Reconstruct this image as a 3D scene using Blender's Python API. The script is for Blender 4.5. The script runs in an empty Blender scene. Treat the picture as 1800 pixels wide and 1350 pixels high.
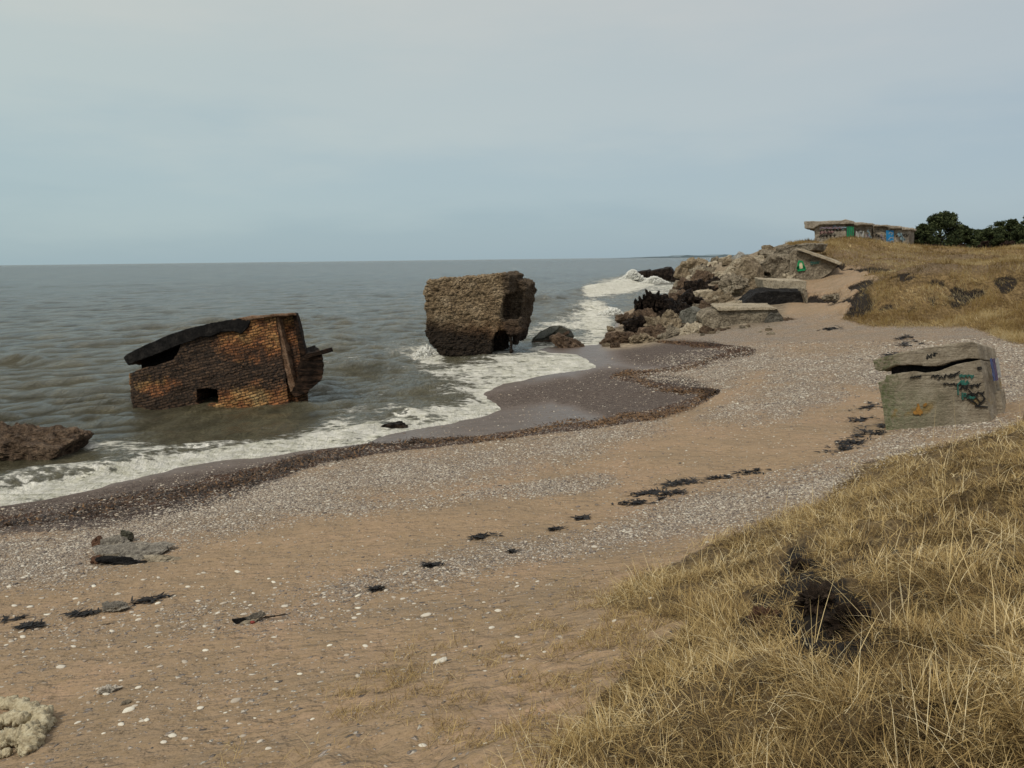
import bpy, bmesh, math, random
import numpy as np
from mathutils import Vector, Matrix
R = math.radians
rng = np.random.default_rng(7)
random.seed(7)
C = bpy.context.scene

# ------------------------------------------------------------------ camera
F_PX = 1400.0; CAM = np.array([0.0, 0.0, 6.0]); PITCH = math.atan((675-455.3)/F_PX); ROLL = 0.0119
_f = np.array([0, math.cos(PITCH), -math.sin(PITCH)])
_r0 = np.array([1.0, 0, 0]); _u0 = np.array([0, math.sin(PITCH), math.cos(PITCH)])
_u = _u0*math.cos(ROLL) + _r0*math.sin(ROLL); _r = _r0*math.cos(ROLL) - _u0*math.sin(ROLL)
cd = bpy.data.cameras.new('camera'); cam = bpy.data.objects.new('camera', cd); C.collection.objects.link(cam)
cd.sensor_width = 36; cd.lens = 36*F_PX/1800; cd.clip_end = 60000; cd.clip_start = 0.05
cam.matrix_world = Matrix(((_r[0], _u[0], -_f[0], CAM[0]), (_r[1], _u[1], -_f[1], CAM[1]), (_r[2], _u[2], -_f[2], CAM[2]), (0, 0, 0, 1)))
C.camera = cam
# ------------------------------------------------------------------ world, sun, exposure
SUN_EL = 48; SUN_AZ = 215      # degrees; azimuth clockwise from +Y
w = bpy.data.worlds.new('World'); C.world = w; w.use_nodes = True
nt = w.node_tree; nt.nodes.clear(); N = nt.nodes.new; L = nt.links.new
out = N('ShaderNodeOutputWorld'); mixs = N('ShaderNodeMixShader'); mixs.inputs[0].default_value = 0.88
b1 = N('ShaderNodeBackground'); b1.inputs[1].default_value = 0.08
b2 = N('ShaderNodeBackground'); b2.inputs[1].default_value = 1.0
sky = N('ShaderNodeTexSky'); sky.sky_type = 'NISHITA'; sky.sun_disc = False; sky.sun_elevation = R(SUN_EL); sky.sun_rotation = R(SUN_AZ)
L(sky.outputs[0], b1.inputs[0])
tc = N('ShaderNodeTexCoord'); sep = N('ShaderNodeSeparateXYZ'); L(tc.outputs['Generated'], sep.inputs[0])
rp = N('ShaderNodeValToRGB'); rp.color_ramp.interpolation = 'EASE'
els = rp.color_ramp.elements
els[0].position = 0.0; els[0].color = (0.262, 0.352, 0.402, 1)
els[1].position = 1.0; els[1].color = (0.62, 0.62, 0.60, 1)
for p, c in ((0.08, (0.310, 0.395, 0.432, 1)), (0.20, (0.385, 0.445, 0.452, 1)), (0.33, (0.445, 0.475, 0.462, 1)), (0.5, (0.50, 0.52, 0.51, 1))):
    e = els.new(p); e.color = c
nz = N('ShaderNodeTexNoise'); nz.inputs['Scale'].default_value = 2.2; nz.inputs['Detail'].default_value = 5; nz.inputs['Roughness'].default_value = .55
mp = N('ShaderNodeMapping'); mp.inputs['Scale'].default_value = (1, 1, 4.5); L(tc.outputs['Generated'], mp.inputs[0]); L(mp.outputs[0], nz.inputs[0])
ma = N('ShaderNodeMath'); ma.operation = 'MULTIPLY_ADD'; ma.inputs[1].default_value = 0.26; L(nz.outputs[0], ma.inputs[0])
sb = N('ShaderNodeMath'); sb.operation = 'SUBTRACT'; sb.inputs[1].default_value = 0.13; L(sep.outputs[2], sb.inputs[0]); L(sb.outputs[0], ma.inputs[2]); L(ma.outputs[0], rp.inputs[0])
# brighter towards the seaward (left) side, pinkish to the right
mr = N('ShaderNodeMapRange'); mr.inputs[1].default_value = -0.6; mr.inputs[2].default_value = 0.6; mr.inputs[3].default_value = 0; mr.inputs[4].default_value = 1; L(sep.outputs[0], mr.inputs[0])
tint = N('ShaderNodeMix'); tint.data_type = 'RGBA'; tint.inputs[6].default_value = (1.07, 1.06, 1.01, 1); tint.inputs[7].default_value = (0.96, 0.93, 0.955, 1); L(mr.outputs[0], tint.inputs[0])
mul = N('ShaderNodeMix'); mul.data_type = 'RGBA'; mul.blend_type = 'MULTIPLY'; mul.inputs[0].default_value = 1; L(rp.outputs[0], mul.inputs[6]); L(tint.outputs[2], mul.inputs[7])
L(mul.outputs[2], b2.inputs[0]); L(b1.outputs[0], mixs.inputs[1]); L(b2.outputs[0], mixs.inputs[2]); L(mixs.outputs[0], out.inputs[0])
ld = bpy.data.lights.new('sun', 'SUN'); ld.energy = 1.9; ld.angle = R(10); ld.color = (1, .93, .80)
lo = bpy.data.objects.new('sun', ld); C.collection.objects.link(lo)
sd = Vector((math.sin(R(SUN_AZ))*math.cos(R(SUN_EL)), math.cos(R(SUN_AZ))*math.cos(R(SUN_EL)), math.sin(R(SUN_EL))))
lo.rotation_euler = sd.to_track_quat('Z', 'Y').to_euler()
C.view_settings.view_transform = 'Standard'; C.view_settings.look = 'None'; C.view_settings.exposure = 0.36; C.view_settings.gamma = 1

# ------------------------------------------------------------------ pixel <-> world
def ray(px, py):
    d = _f*F_PX + _r*(px-900) - _u*(py-675)
    return d/d[1]                                  # per metre of Y
def P(px, py, Y):
    return CAM + ray(px, py)*Y
def atz(px, py, z):
    d = ray(px, py); t = (z-CAM[2])/d[2]; return CAM + d*t
def proj(X):
    v = X-CAM; f = v@_f; f = np.where(f < .05, .05, f)
    return 900+F_PX*(v@_r)/f, 675-F_PX*(v@_u)/f
# ------------------------------------------------------------------ noise
def _hash(ix, iy, iz, s):
    h = (ix.astype(np.int64)*374761393 + iy.astype(np.int64)*668265263 + iz.astype(np.int64)*2147483647*3 + s*974634777) & 0xffffffff
    h = ((h ^ (h >> 13))*1274126177) & 0xffffffff
    h = ((h ^ (h >> 16))*2246822519) & 0xffffffff
    return ((h ^ (h >> 15)) & 0xffffff)/float(0xffffff)
def vn(p, s=0):
    i = np.floor(p); f = p-i; f = f*f*(3-2*f); i = i.astype(np.int64); r = 0
    for a in (0, 1):
        for b in (0, 1):
            for c in (0, 1):
                wgt = (f[:, 0] if a else 1-f[:, 0])*(f[:, 1] if b else 1-f[:, 1])*(f[:, 2] if c else 1-f[:, 2])
                r = r+wgt*_hash(i[:, 0]+a, i[:, 1]+b, i[:, 2]+c, s)
    return r*2-1
def fbm(p, sc, o=4, s=0, g=.5):
    r = 0; a = 1; q = p*sc
    for k in range(o):
        r = r+a*vn(q+17.3*k, s+k); q = q*2.03; a *= g
    return r
def fb2(x, y, sc, o=4, s=0, g=.5):
    return fbm(np.stack([x, y, np.zeros_like(x)], 1), sc, o, s, g)
def sst(a, b, x):
    t = np.clip((x-a)/(b-a), 0, 1); return t*t*(3-2*t)
# ------------------------------------------------------------------ distance helpers
def dpoly(x, y, pts, closed=False):
    pts = np.asarray(pts, float); n = len(pts); best = np.full(x.shape, 1e18); par = np.zeros(x.shape)
    for i in range(n if closed else n-1):
        a = pts[i]; b = pts[(i+1) % n]; d = b[:2]-a[:2]; l2 = max(d@d, 1e-9)
        t = np.clip(((x-a[0])*d[0]+(y-a[1])*d[1])/l2, 0, 1)
        q = (x-a[0]-t*d[0])**2+(y-a[1]-t*d[1])**2
        m = q < best; best = np.where(m, q, best); par = np.where(m, i+t, par)
    return np.sqrt(best), par
def inside(x, y, pts):
    r = np.zeros(x.shape, bool); n = len(pts)
    for i in range(n):
        x1, y1 = pts[i][:2]; x2, y2 = pts[(i+1) % n][:2]
        if y1 == y2: continue
        c = ((y1 > y) != (y2 > y)) & (x < (x2-x1)*(y-y1)/(y2-y1)+x1)
        r ^= c
    return r
def stroke(px, py, pts, soft=.5, asp=2.2):
    """pts: (x,y,radius,intensity) in photograph pixels, evaluated on surface points; radius is horizontal, vertical is radius/asp"""
    pts = np.asarray(pts, float); out_ = np.zeros(px.shape)
    for i in range(max(1, len(pts)-1)):
        a = pts[i]; b = pts[min(i+1, len(pts)-1)]
        d = np.array([b[0]-a[0], (b[1]-a[1])*asp]); l2 = max(d@d, 1e-9)
        t = np.clip(((px-a[0])*d[0]+(py-a[1])*asp*d[1])/l2, 0, 1)
        q = np.sqrt((px-a[0]-t*d[0])**2+((py-a[1])*asp-t*d[1])**2)/(a[2]+t*(b[2]-a[2]))
        out_ = np.maximum(out_, (a[3]+t*(b[3]-a[3]))*(1-sst(1-soft, 1+soft, q)))
    return out_
def strokes(px, py, lst, **k):
    r = np.zeros(px.shape)
    for s in lst: r = np.maximum(r, stroke(px, py, s, **k))
    return r
# ------------------------------------------------------------------ coastline and height field
SHORE_PX = [(-900, 1075), (-400, 975), (-200, 935), (0, 893), (70, 882), (130, 866), (200, 851), (260, 836), (330, 822), (400, 812), (460, 806), (520, 795), (580, 787), (640, 776),
            (660, 768), (700, 760), (770, 748), (830, 736), (864, 724), (856, 708), (846, 695), (862, 684), (900, 674), (960, 660), (1037, 646), (1024, 633), (1000, 624), (960, 621),
            (935, 616), (960, 610), (1010, 608), (1052, 606), (1062, 592), (1078, 574), (1086, 556), (1108, 545), (1150, 535), (1178, 525), (1200, 512), (1214, 499)]
shore = [tuple(atz(a, b, 0)[:2]) for a, b in SHORE_PX] + [(52, 200), (47, 222), (44, 250), (48, 262), (60, 270), (78, 330), (130, 500), (300, 1100), (900, 3000), (2500, 7000)]
land = shore + [(9000, 7000), (9000, -900), (-900, -900)]
CP = []
def cz(px, py, z): CP.append(tuple(atz(px, py, z)))
def cy(px, py, Y): CP.append(tuple(P(px, py, Y)))
for a in [(-300, 1350, 1.7), (0, 1350, 2.0), (0, 1150, 1.5), (0, 1040, 1.1), (0, 950, .7), (0, 915, .4), (300, 1350, 2.3), (300, 1150, 1.75), (300, 1000, 1.2), (300, 880, .5),
          (600, 1350, 2.6), (600, 1150, 1.9), (600, 950, 1.25), (600, 850, .9), (600, 800, .4), (900, 1350, 2.95), (900, 1150, 2.25), (900, 950, 1.5), (900, 850, 1.2), (900, 775, .5),
          (1100, 1250, 2.95), (1100, 1050, 2.2), (1200, 1350, 3.4), (1200, 1150, 2.9), (1200, 1000, 2.1), (1200, 900, 1.5), (1200, 800, 1.3), (1200, 740, 1.0), (1220, 700, .55),
          (1500, 1350, 3.85), (1500, 1150, 3.75), (1500, 1000, 3.4), (1500, 900, 2.75), (1480, 845, 1.75), (1400, 905, 1.8), (1350, 1000, 2.6), (1800, 1350, 4.0), (1800, 1150, 4.05), (1800, 950, 3.95), (1800, 800, 3.55), (1800, 742, 3.15),
          (1650, 800, 2.55), (1620, 772, 1.65), (2200, 1200, 4.4), (2300, 800, 4.2), (2200, 700, 3.2),
          (1400, 850, 1.5), (1400, 750, 1.4), (1400, 650, 1.25), (1400, 600, 1.15), (1600, 600, 1.35), (1560, 757, 1.45), (1745, 742, 1.6), (1760, 590, 1.75), (1790, 630, 1.9), (1795, 690, 1.8),
          (1000, 700, .28), (1100, 690, .4), (1000, 660, .15), (1200, 640, .45), (1150, 612, .45), (1290, 625, .8), (1300, 600, 1.0), (1400, 577, 1.3), (1600, 575, 1.5), (1200, 585, .9)]: cz(*a)
for a in [(1600, 548, 53), (1600, 530, 54.5), (1600, 490, 57), (1600, 478, 62), (1700, 550, 51), (1700, 500, 55), (1700, 475, 66), (1600, 455, 85), (1600, 433, 98), (1800, 560, 47), (1800, 520, 52),
          (1770, 478, 57), (1800, 462, 72), (1800, 450, 92), (1800, 441, 125), (1700, 440, 112), (1480, 560, 55), (1480, 532, 62), (1450, 502, 70), (1510, 484, 74), (1450, 492, 78), (1520, 462, 80), (1450, 434, 94), (1420, 441, 97),
          (1540, 431, 100), (1300, 562, 57), (1300, 520, 68), (1300, 482, 86), (1300, 450, 104), (1370, 438, 98), (1210, 572, 59), (1200, 542, 72), (1235, 508, 98), (1250, 482, 130), (1235, 466, 170), (1270, 456, 150), (1140, 600, 55.5),
          (1400, 543, 60), (1540, 500, 60), (1495, 545, 56), (1515, 490, 62)]: cy(*a)
CP += [(0, 0, 4.35), (3, 0, 4.45), (-4, 0, 3.6), (-10, 2, 2.3), (8, -3, 4.8), (0, -10, 4.8), (30, -10, 5), (25, 10, 4), (-30, -10, 3), (30, 25, 2.6), (40, 40, 3.6), (75, 90, 6), (120, 160, 6.3), (60, 160, 6.2), (60, 220, 3.0), (100, 260, 6),
       (200, 400, 6), (400, 800, 6), (1000, 2500, 5), (300, 100, 6), (2000, 1000, 6), (35, 110, 6.9), (50, 130, 7), (47, 235, .8), (52, 210, 1.2)]
CP = np.array(CP); n_ = len(CP)
SC_ = 1.0
def _k(r): return r
Dm = np.sqrt(((CP[:, None, :2]-CP[None, :, :2])**2).sum(2)); A = np.zeros((n_+3, n_+3)); A[:n_, :n_] = _k(Dm) - np.eye(n_)*.35
A[:n_, n_] = 1; A[:n_, n_+1:] = CP[:, :2]; A[n_, :n_] = 1; A[n_+1:, :n_] = CP[:, :2].T
W_ = np.linalg.solve(A, np.r_[CP[:, 2], 0, 0, 0])
def shore_d(x, y):
    x = np.asarray(x, float); y = np.asarray(y, float)
    n1 = fb2(x, y, .33, 3, 501); n2 = fb2(x, y, .33, 3, 502); n3 = fb2(x, y, 1.7, 3, 503); x = x+.42*n1+.10*n3; y = y+.42*n2
    d, _ = dpoly(x, y, shore); ins = inside(x, y, land); return np.where(ins, d, -d)
HOLLOW = P(1440, 1060, 5.2)
def height(x, y, fine=True, sdist=None):
    x = np.asarray(x, float); y = np.asarray(y, float)
    h = np.zeros_like(x)
    for i in range(n_): h += W_[i]*np.sqrt((x-CP[i, 0])**2+(y-CP[i, 1])**2+.04)
    h += W_[n_]+W_[n_+1]*x+W_[n_+2]*y
    d = shore_d(x, y) if sdist is None else sdist
    r = np.hypot(x, y)
    h = np.maximum(h, .12)
    hi = sst(2.0, 3.2, h)
    if fine:
        n1 = fb2(x, y, .9, 4, 3); n2 = fb2(x, y, .16, 4, 9); n3 = fb2(x, y, .05, 3, 21)
        far = sst(40, 60, r)
        h = h + (r < 20)*hi*.075*fb2(x, y, 3.1, 3, 47) + hi*far*(r < 110)*.55*(np.abs(fb2(x, y, .17, 3, 48))-.25) + n1*(.025+.07*hi*(1-far)) + n2*(.05+.42*hi*far) + n3*.25*hi*far
        h = h - .3*np.exp(-((x-HOLLOW[0])**2+(y-HOLLOW[1])**2)/.10)
    if fine and EARTHW:
        fz = (r > 48) & (r < 90)
        if fz.any():
            xs_ = np.where(fz)[0] if h.ndim else None
            h[xs_] -= .55*earth(x[xs_], y[xs_])
    h = np.where(d > 0, h*(1-np.exp(-np.maximum(d, 0)/3.6))+.012, np.maximum(d*.09-.02, -3))
    return h
EARTHW = []
def earth(x, y):
    e = np.zeros(np.shape(x))
    if not EARTHW: return e
    nn = .8*fb2(x, y, .8, 4, 66, .6)
    for pts, wd_, k_ in EARTHW:
        d, _ = dpoly(x, y, pts); e = np.maximum(e, k_*(1-sst(.35, 1.15, d/wd_+nn)))
    return e
def ground(px, py, ymax=400.0):
    """where the line of sight through this pixel first meets the ground"""
    d = ray(px, py); Y = np.geomspace(1.5, ymax, 900)
    X = CAM[0]+d[0]*Y; Z = CAM[2]+d[2]*Y; H = height(X, Y, True)
    H = np.maximum(H, 0)
    k = np.where(Z < H)[0]
    if len(k) == 0: return np.array([X[-1], Y[-1], H[-1]])
    k = k[0]; k0 = max(k-1, 0); a = Z[k0]-H[k0]; b = H[k]-Z[k]; t = a/(a+b+1e-9)
    yy = Y[k0]+t*(Y[k]-Y[k0]); p = CAM+d*yy; return p
# ------------------------------------------------------------------ mesh helpers
COL = C.collection
def tag(o, label=None, cat=None, group=None, kind=None):
    if label: o['label'] = label
    if cat: o['category'] = cat
    if group: o['group'] = group
    if kind: o['kind'] = kind
    return o
def link(name, me, mat=None, parent=None, smooth=False):
    o = bpy.data.objects.new(name, me); COL.objects.link(o)
    if mat: 
        me.materials.clear(); me.materials.append(mat)
    if parent: o.parent = parent
    if smooth: me.polygons.foreach_set('use_smooth', np.ones(len(me.polygons), bool))
    return o
def npmesh(name, V, F, attrs=None, smooth=False):
    """F: (n,k) array"""
    me = bpy.data.meshes.new(name); V = np.asarray(V, np.float32); F = np.asarray(F, np.int32); k = F.shape[1]
    me.vertices.add(len(V)); me.vertices.foreach_set('co', V.ravel())
    me.loops.add(F.size); me.loops.foreach_set('vertex_index', F.ravel())
    me.polygons.add(len(F)); me.polygons.foreach_set('loop_start', np.arange(0, F.size, k, dtype=np.int32)); me.polygons.foreach_set('loop_total', np.full(len(F), k, np.int32))
    me.polygons.foreach_set('use_smooth', np.full(len(F), smooth))
    me.update(calc_edges=True)
    for nm, a in (attrs or {}).items():
        a = np.asarray(a, np.float32)
        if a.ndim == 1:
            t = me.attributes.new(nm, 'FLOAT', 'POINT'); t.data.foreach_set('value', a)
        else:
            if a.shape[1] == 3: a = np.c_[a, np.ones(len(a), np.float32)]
            t = me.attributes.new(nm, 'FLOAT_COLOR', 'POINT'); t.data.foreach_set('color', a.astype(np.float32).ravel())
    return me
def empty(name, loc, label=None, cat=None, group=None):
    o = bpy.data.objects.new(name, None); COL.objects.link(o); o.location = loc; o.empty_display_size = .3
    return tag(o, label, cat, group)
def grid_faces(nr, nc):
    i = np.arange(nr-1)[:, None]*nc+np.arange(nc-1)[None, :]; i = i.ravel()
    return np.stack([i, i+1, i+nc+1, i+nc], 1)
# ------------------------------------------------------------------ material helpers
class M:
    def __init__(s, name):
        s.m = bpy.data.materials.new(name); s.m.use_nodes = True; s.t = s.m.node_tree; s.b = s.t.nodes['Principled BSDF']; s.n = s.t.nodes; s.co = None
        s.b.inputs['Specular IOR Level'].default_value = .3
    def N(s, k): return s.n.new(k)
    def L(s, a, b): s.t.links.new(a, b)
    def set(s, inp, v):
        if isinstance(v, (int, float)): inp.default_value = v
        elif isinstance(v, tuple): inp.default_value = v if len(v) != 3 or len(inp.default_value) == 3 else (*v, 1)
        else: s.L(v, inp)
    def coord(s, kind='Object', scale=(1, 1, 1), rot=(0, 0, 0)):
        t = s.N('ShaderNodeTexCoord'); m = s.N('ShaderNodeMapping'); m.inputs['Scale'].default_value = scale; m.inputs['Rotation'].default_value = rot
        s.L(t.outputs[kind], m.inputs[0]); return m.outputs[0]
    def pos(s, scale=(1, 1, 1)):
        t = s.N('ShaderNodeNewGeometry'); m = s.N('ShaderNodeMapping'); m.inputs['Scale'].default_value = scale
        s.L(t.outputs['Position'], m.inputs[0]); return m.outputs[0]
    def noise(s, co, sc, det=5, rough=.55, dist=0):
        t = s.N('ShaderNodeTexNoise'); t.inputs['Scale'].default_value = sc; t.inputs['Detail'].default_value = det; t.inputs['Roughness'].default_value = rough; t.inputs['Distortion'].default_value = dist
        s.L(co, t.inputs[0]); return t.outputs[0]
    def vor(s, co, sc, feat='F1', rnd=1):
        t = s.N('ShaderNodeTexVoronoi'); t.feature = feat; t.inputs['Scale'].default_value = sc; t.inputs['Randomness'].default_value = rnd; s.L(co, t.inputs['Vector']); return t
    def mixv(s, co, n, k):
        v = s.N('ShaderNodeVectorMath'); v.operation = 'MULTIPLY_ADD'; s.L(n, v.inputs[0]); v.inputs[1].default_value = (k, k, k); s.L(co, v.inputs[2]); return v.outputs[0]
    def math(s, op, a, b=0.0, c=0.0, clamp=False):
        t = s.N('ShaderNodeMath'); t.operation = op; t.use_clamp = clamp
        s.set(t.inputs[0], a); s.set(t.inputs[1], b); s.set(t.inputs[2], c); return t.outputs[0]
    def rng(s, v, a, b, c=0.0, d=1.0, smooth=True):
        t = s.N('ShaderNodeMapRange'); t.interpolation_type = 'SMOOTHSTEP' if smooth else 'LINEAR'
        for i, q in enumerate((v, a, b, c, d)): s.set(t.inputs[i], q)
        return t.outputs[0]
    def mix(s, f, a, b, mode='MIX'):
        t = s.N('ShaderNodeMix'); t.data_type = 'RGBA'; t.blend_type = mode; s.set(t.inputs[0], f); s.set(t.inputs[6], a); s.set(t.inputs[7], b); return t.outputs[2]
    def ramp(s, v, pts, interp='LINEAR'):
        t = s.N('ShaderNodeValToRGB'); t.color_ramp.interpolation = interp; e = t.color_ramp.elements
        e[0].position = pts[0][0]; e[0].color = (*pts[0][1], 1); e[1].position = pts[-1][0]; e[1].color = (*pts[-1][1], 1)
        for p, c in pts[1:-1]: q = e.new(p); q.color = (*c, 1)
        s.L(v, t.inputs[0]); return t.outputs[0]
    def attr(s, nm, o='Color'):
        t = s.N('ShaderNodeAttribute'); t.attribute_name = nm; return t.outputs[o]
    def bump(s, h, strength=.5, dist=.05, prev=None):
        t = s.N('ShaderNodeBump'); t.inputs['Strength'].default_value = strength; t.inputs['Distance'].default_value = dist; s.L(h, t.inputs['Height'])
        if prev: s.L(prev, t.inputs['Normal'])
        return t.outputs[0]
    def done(s, col=None, rough=.85, nrm=None, spec=None):
        if col is not None: s.set(s.b.inputs['Base Color'], col)
        s.set(s.b.inputs['Roughness'], rough)
        if nrm: s.L(nrm, s.b.inputs['Normal'])
        if spec is not None: s.set(s.b.inputs['Specular IOR Level'], spec)
        return s.m
# ------------------------------------------------------------------ the ground
GA = np.concatenate([np.linspace(-75, -42, 50, endpoint=False), np.linspace(-42, 42, 820), np.linspace(42.5, 80, 50)]); GA = np.radians(GA)
GR = np.concatenate([np.linspace(.3, 2.2, 14, endpoint=False), np.geomspace(2.2, 60, 560, endpoint=False), np.geomspace(60, 160, 230, endpoint=False), np.geomspace(160, 6000, 60)])
rr, aa = np.meshgrid(GR, GA, indexing='ij'); gx = (rr*np.sin(aa)).ravel(); gy = (rr*np.cos(aa)).ravel()
gd = shore_d(gx, gy)
_E = [([(1517, 490), (1509, 515), (1513, 543)], .95, 1), ([(1524, 487), (1560, 483), (1600, 486)], .8, .9), ([(1622, 497), (1660, 500), (1700, 509)], .7, .9), ([(1708, 512), (1698, 530), (1682, 536)], .8, .9),
      ([(1556, 537), (1600, 540)], .7, .8), ([(1640, 519), (1672, 514)], .6, .8), ([(1476, 467), (1520, 471), (1562, 473)], .8, .9), ([(1760, 487), (1776, 493)], .9, .9), ([(1425, 521), (1458, 527), (1490, 521)], 1.0, 1), ([(1640, 532), (1672, 528)], .5, .8)]
_W = []
for pts, wd_, k_ in _E: _W.append(([tuple(ground(a, b)[:2]) for a, b in pts], wd_, k_))
EARTHW.extend(_W)
gz = height(gx, gy, True, gd)
GP = np.stack([gx, gy, gz], 1); ppx, ppy = proj(GP)
rad = np.hypot(gx, gy)
WRACK = [(-200, 930, 36, .55), (0, 912, 36, .55), (150, 900, 42, .52), (300, 874, 46, .55), (400, 850, 40, .62), (480, 828, 28, .9), (560, 803, 24, .95), (650, 790, 20, .95), (760, 781, 13, .85), (860, 769, 12, .9), (960, 756, 14, 1), (1060, 744, 15, .95), (1130, 732, 16, .95), (1190, 716, 16, .9), (1235, 700, 12, .9), (1258, 688, 8, .85)]
WRACK2 = [(1255, 688, 9, 1), (1200, 684, 11, 1), (1150, 676, 11, 1), (1110, 664, 15, 1), (1080, 663, 9, .8)]
WRACK3 = [(1095, 660, 12, .9), (1160, 651, 8, .6), (1230, 640, 12, .8), (1270, 628, 16, .9), (1318, 616, 12, .95), (1260, 609, 12, .85), (1200, 603, 8, .8), (1155, 600, 5, .8)]
BROWN = [[(-100, 925, 60, .8), (0, 912, 60, .8), (150, 900, 66, .85), (300, 872, 70, .85), (400, 850, 56, .8), (480, 828, 40, .6)], [(1000, 694, 40, .6), (1090, 690, 80, 1), (1180, 690, 60, 1)], [(1110, 712, 60, .9), (1200, 700, 34, 1)], [(1140, 618, 60, .6), (1230, 622, 50, .8)], [(880, 704, 40, .5), (1000, 682, 40, .6)]]
wr = strokes(ppx, ppy, [WRACK, WRACK2, WRACK3], soft=.35)
br = strokes(ppx, ppy, BROWN, soft=.7)
WETPOLY = [(-400, 985), (0, 918), (300, 884), (480, 832), (650, 795), (860, 772), (1060, 748), (1200, 718), (1258, 690), (1180, 682), (1100, 668), (1160, 655), (1240, 642), (1315, 618), (1240, 606), (1160, 601), (1060, 600), (900, 560), (300, 640), (-400, 800)]
wd, _ = dpoly(ppx, ppy*1.8, [(a, b*1.8) for a, b in WETPOLY], True); wi = inside(ppx, ppy, WETPOLY)
wet = sst(-14, 10, np.where(wi, wd, -wd))
wet = np.maximum(wet, 1-sst(.0, 1.2, gd)); wet = np.where((rad > 62) & (gd > 2), 0, wet)
PEB = [[(-200, 1000, 80, .95), (0, 985, 90, 1), (120, 985, 85, 1), (220, 950, 75, 1), (350, 915, 70, 1), (500, 868, 70, 1), (700, 835, 60, .95), (900, 805, 50, .85), (1050, 775, 45, .7), (1150, 752, 30, .6)],
       [(500, 890, 40, .9), (700, 892, 30, .8), (900, 868, 26, .8), (1060, 845, 24, .7)], [(600, 1045, 34, .45), (740, 1010, 50, .75), (850, 975, 50, .8), (1000, 955, 50, .7), (1150, 930, 60, .8), (1250, 900, 60, 1), (1400, 862, 60, 1), (1500, 828, 50, 1), (1590, 785, 40, .8)],
       [(1130, 690, 50, .0), (1150, 662, 30, .8), (1230, 654, 60, 1), (1310, 636, 40, 1), (1350, 620, 40, .9)], [(1380, 662, 36, .8), (1440, 645, 60, .9), (1520, 640, 60, 1), (1540, 660, 40, .9)], [(1270, 745, 40, .7), (1340, 715, 50, .8), (1430, 680, 50, .8)],
       [(1130, 590, 30, .8), (1250, 588, 60, 1), (1400, 584, 60, 1), (1600, 582, 50, 1), (1700, 586, 46, 1), (1770, 612, 40, 1), (1790, 650, 30, 1), (1775, 690, 30, 1)], [(1560, 640, 50, .9), (1500, 610, 60, .6), (1620, 600, 60, .9)], [(1600, 755, 30, .5), (1745, 745, 40, .6)],
       [(0, 1100, 90, .10), (350, 1075, 90, .16), (600, 1060, 90, .14), (900, 1050, 80, .12)], [(100, 1200, 150, .05), (500, 1200, 150, .05)]]
peb = strokes(ppx, ppy, PEB, soft=.95)
pn = fb2(gx, gy, .35, 4, 55)
peb = np.clip(np.maximum(peb+pn*.28*peb/(peb+.2), .04+.04*pn), 0, 1)
SANDY = [[(520, 955, 60, .9), (700, 925, 90, 1), (850, 910, 90, 1), (1020, 905, 60, .9)], [(1130, 790, 60, .8), (1250, 770, 70, .85), (1330, 735, 40, .6)], [(180, 1010, 60, .6), (400, 985, 100, .9)], [(1150, 830, 60, .5), (1350, 800, 60, .5)], [(1450, 600, 80, .45), (1560, 606, 60, .5)], [(680, 872, 60, .6)]]
peb *= 1-strokes(ppx, ppy, SANDY, soft=.9); peb *= .80+.35*fb2(gx, gy, 1.3, 4, 57)
# grass cover: big near dune, far dune field
NEARG = [(1800, 740), (1700, 775), (1600, 795), (1520, 815), (1480, 850), (1440, 890), (1330, 925), (1240, 965), (1190, 990), (1140, 1010), (1080, 1045), (1070, 1062), (1150, 1078), (1215, 1092), (1190, 1120), (1120, 1165), (1060, 1225), (1010, 1285), (960, 1350), (930, 1500), (930, 3000), (9000, 3000), (9000, 600)]
FARG = [(1480, 560), (1530, 573), (1700, 573), (1730, 582), (1790, 606), (2600, 700), (2600, 380), (1400, 380), (1380, 440), (1430, 450), (1480, 466), (1520, 474), (1525, 484), (1515, 492), (1505, 540)]
def pmask(px, py, poly, soft, asp=1.0):
    d, _ = dpoly(px, py*asp, [(a, b*asp) for a, b in poly], True); i = inside(px, py, poly); return sst(-soft, soft, np.where(i, d, -d))
nearf = 1-sst(24, 27, rad)
gmask = lambda px, py, r: np.where(r < 25, pmask(px, py, NEARG, 26, 1.6), pmask(px, py, FARG, 5)*sst(43, 46, r))
gn = fb2(gx, gy, .8, 3, 77)
grs = gmask(ppx, ppy, rad)
grs = np.where(rad > 130, (gd > 10)*1.0, grs)
grs = np.where((rad < 25) & (ppx > 1800), 1.0, grs)
peb *= (1-grs); peb = np.where(rad > 62, .08, peb)
# dark exposed earth: eroded dune edges and the hollow in the near dune
EARN = [[(1405, 985, 26, 1), (1420, 1050, 66, 1), (1470, 1110, 80, 1), (1480, 1160, 60, .9)], [(1345, 1080, 40, .9), (1315, 1110, 24, .8)], [(1780, 1010, 30, .8)], [(1650, 1180, 30, .6)], [(1560, 960, 30, .5)]]
earn = strokes(ppx, ppy, EARN, soft=.7, asp=1.0)*(rad < 20)
ear = np.maximum(earth(gx, gy)*(rad > 45)*(rad < 95), earn)
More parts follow.
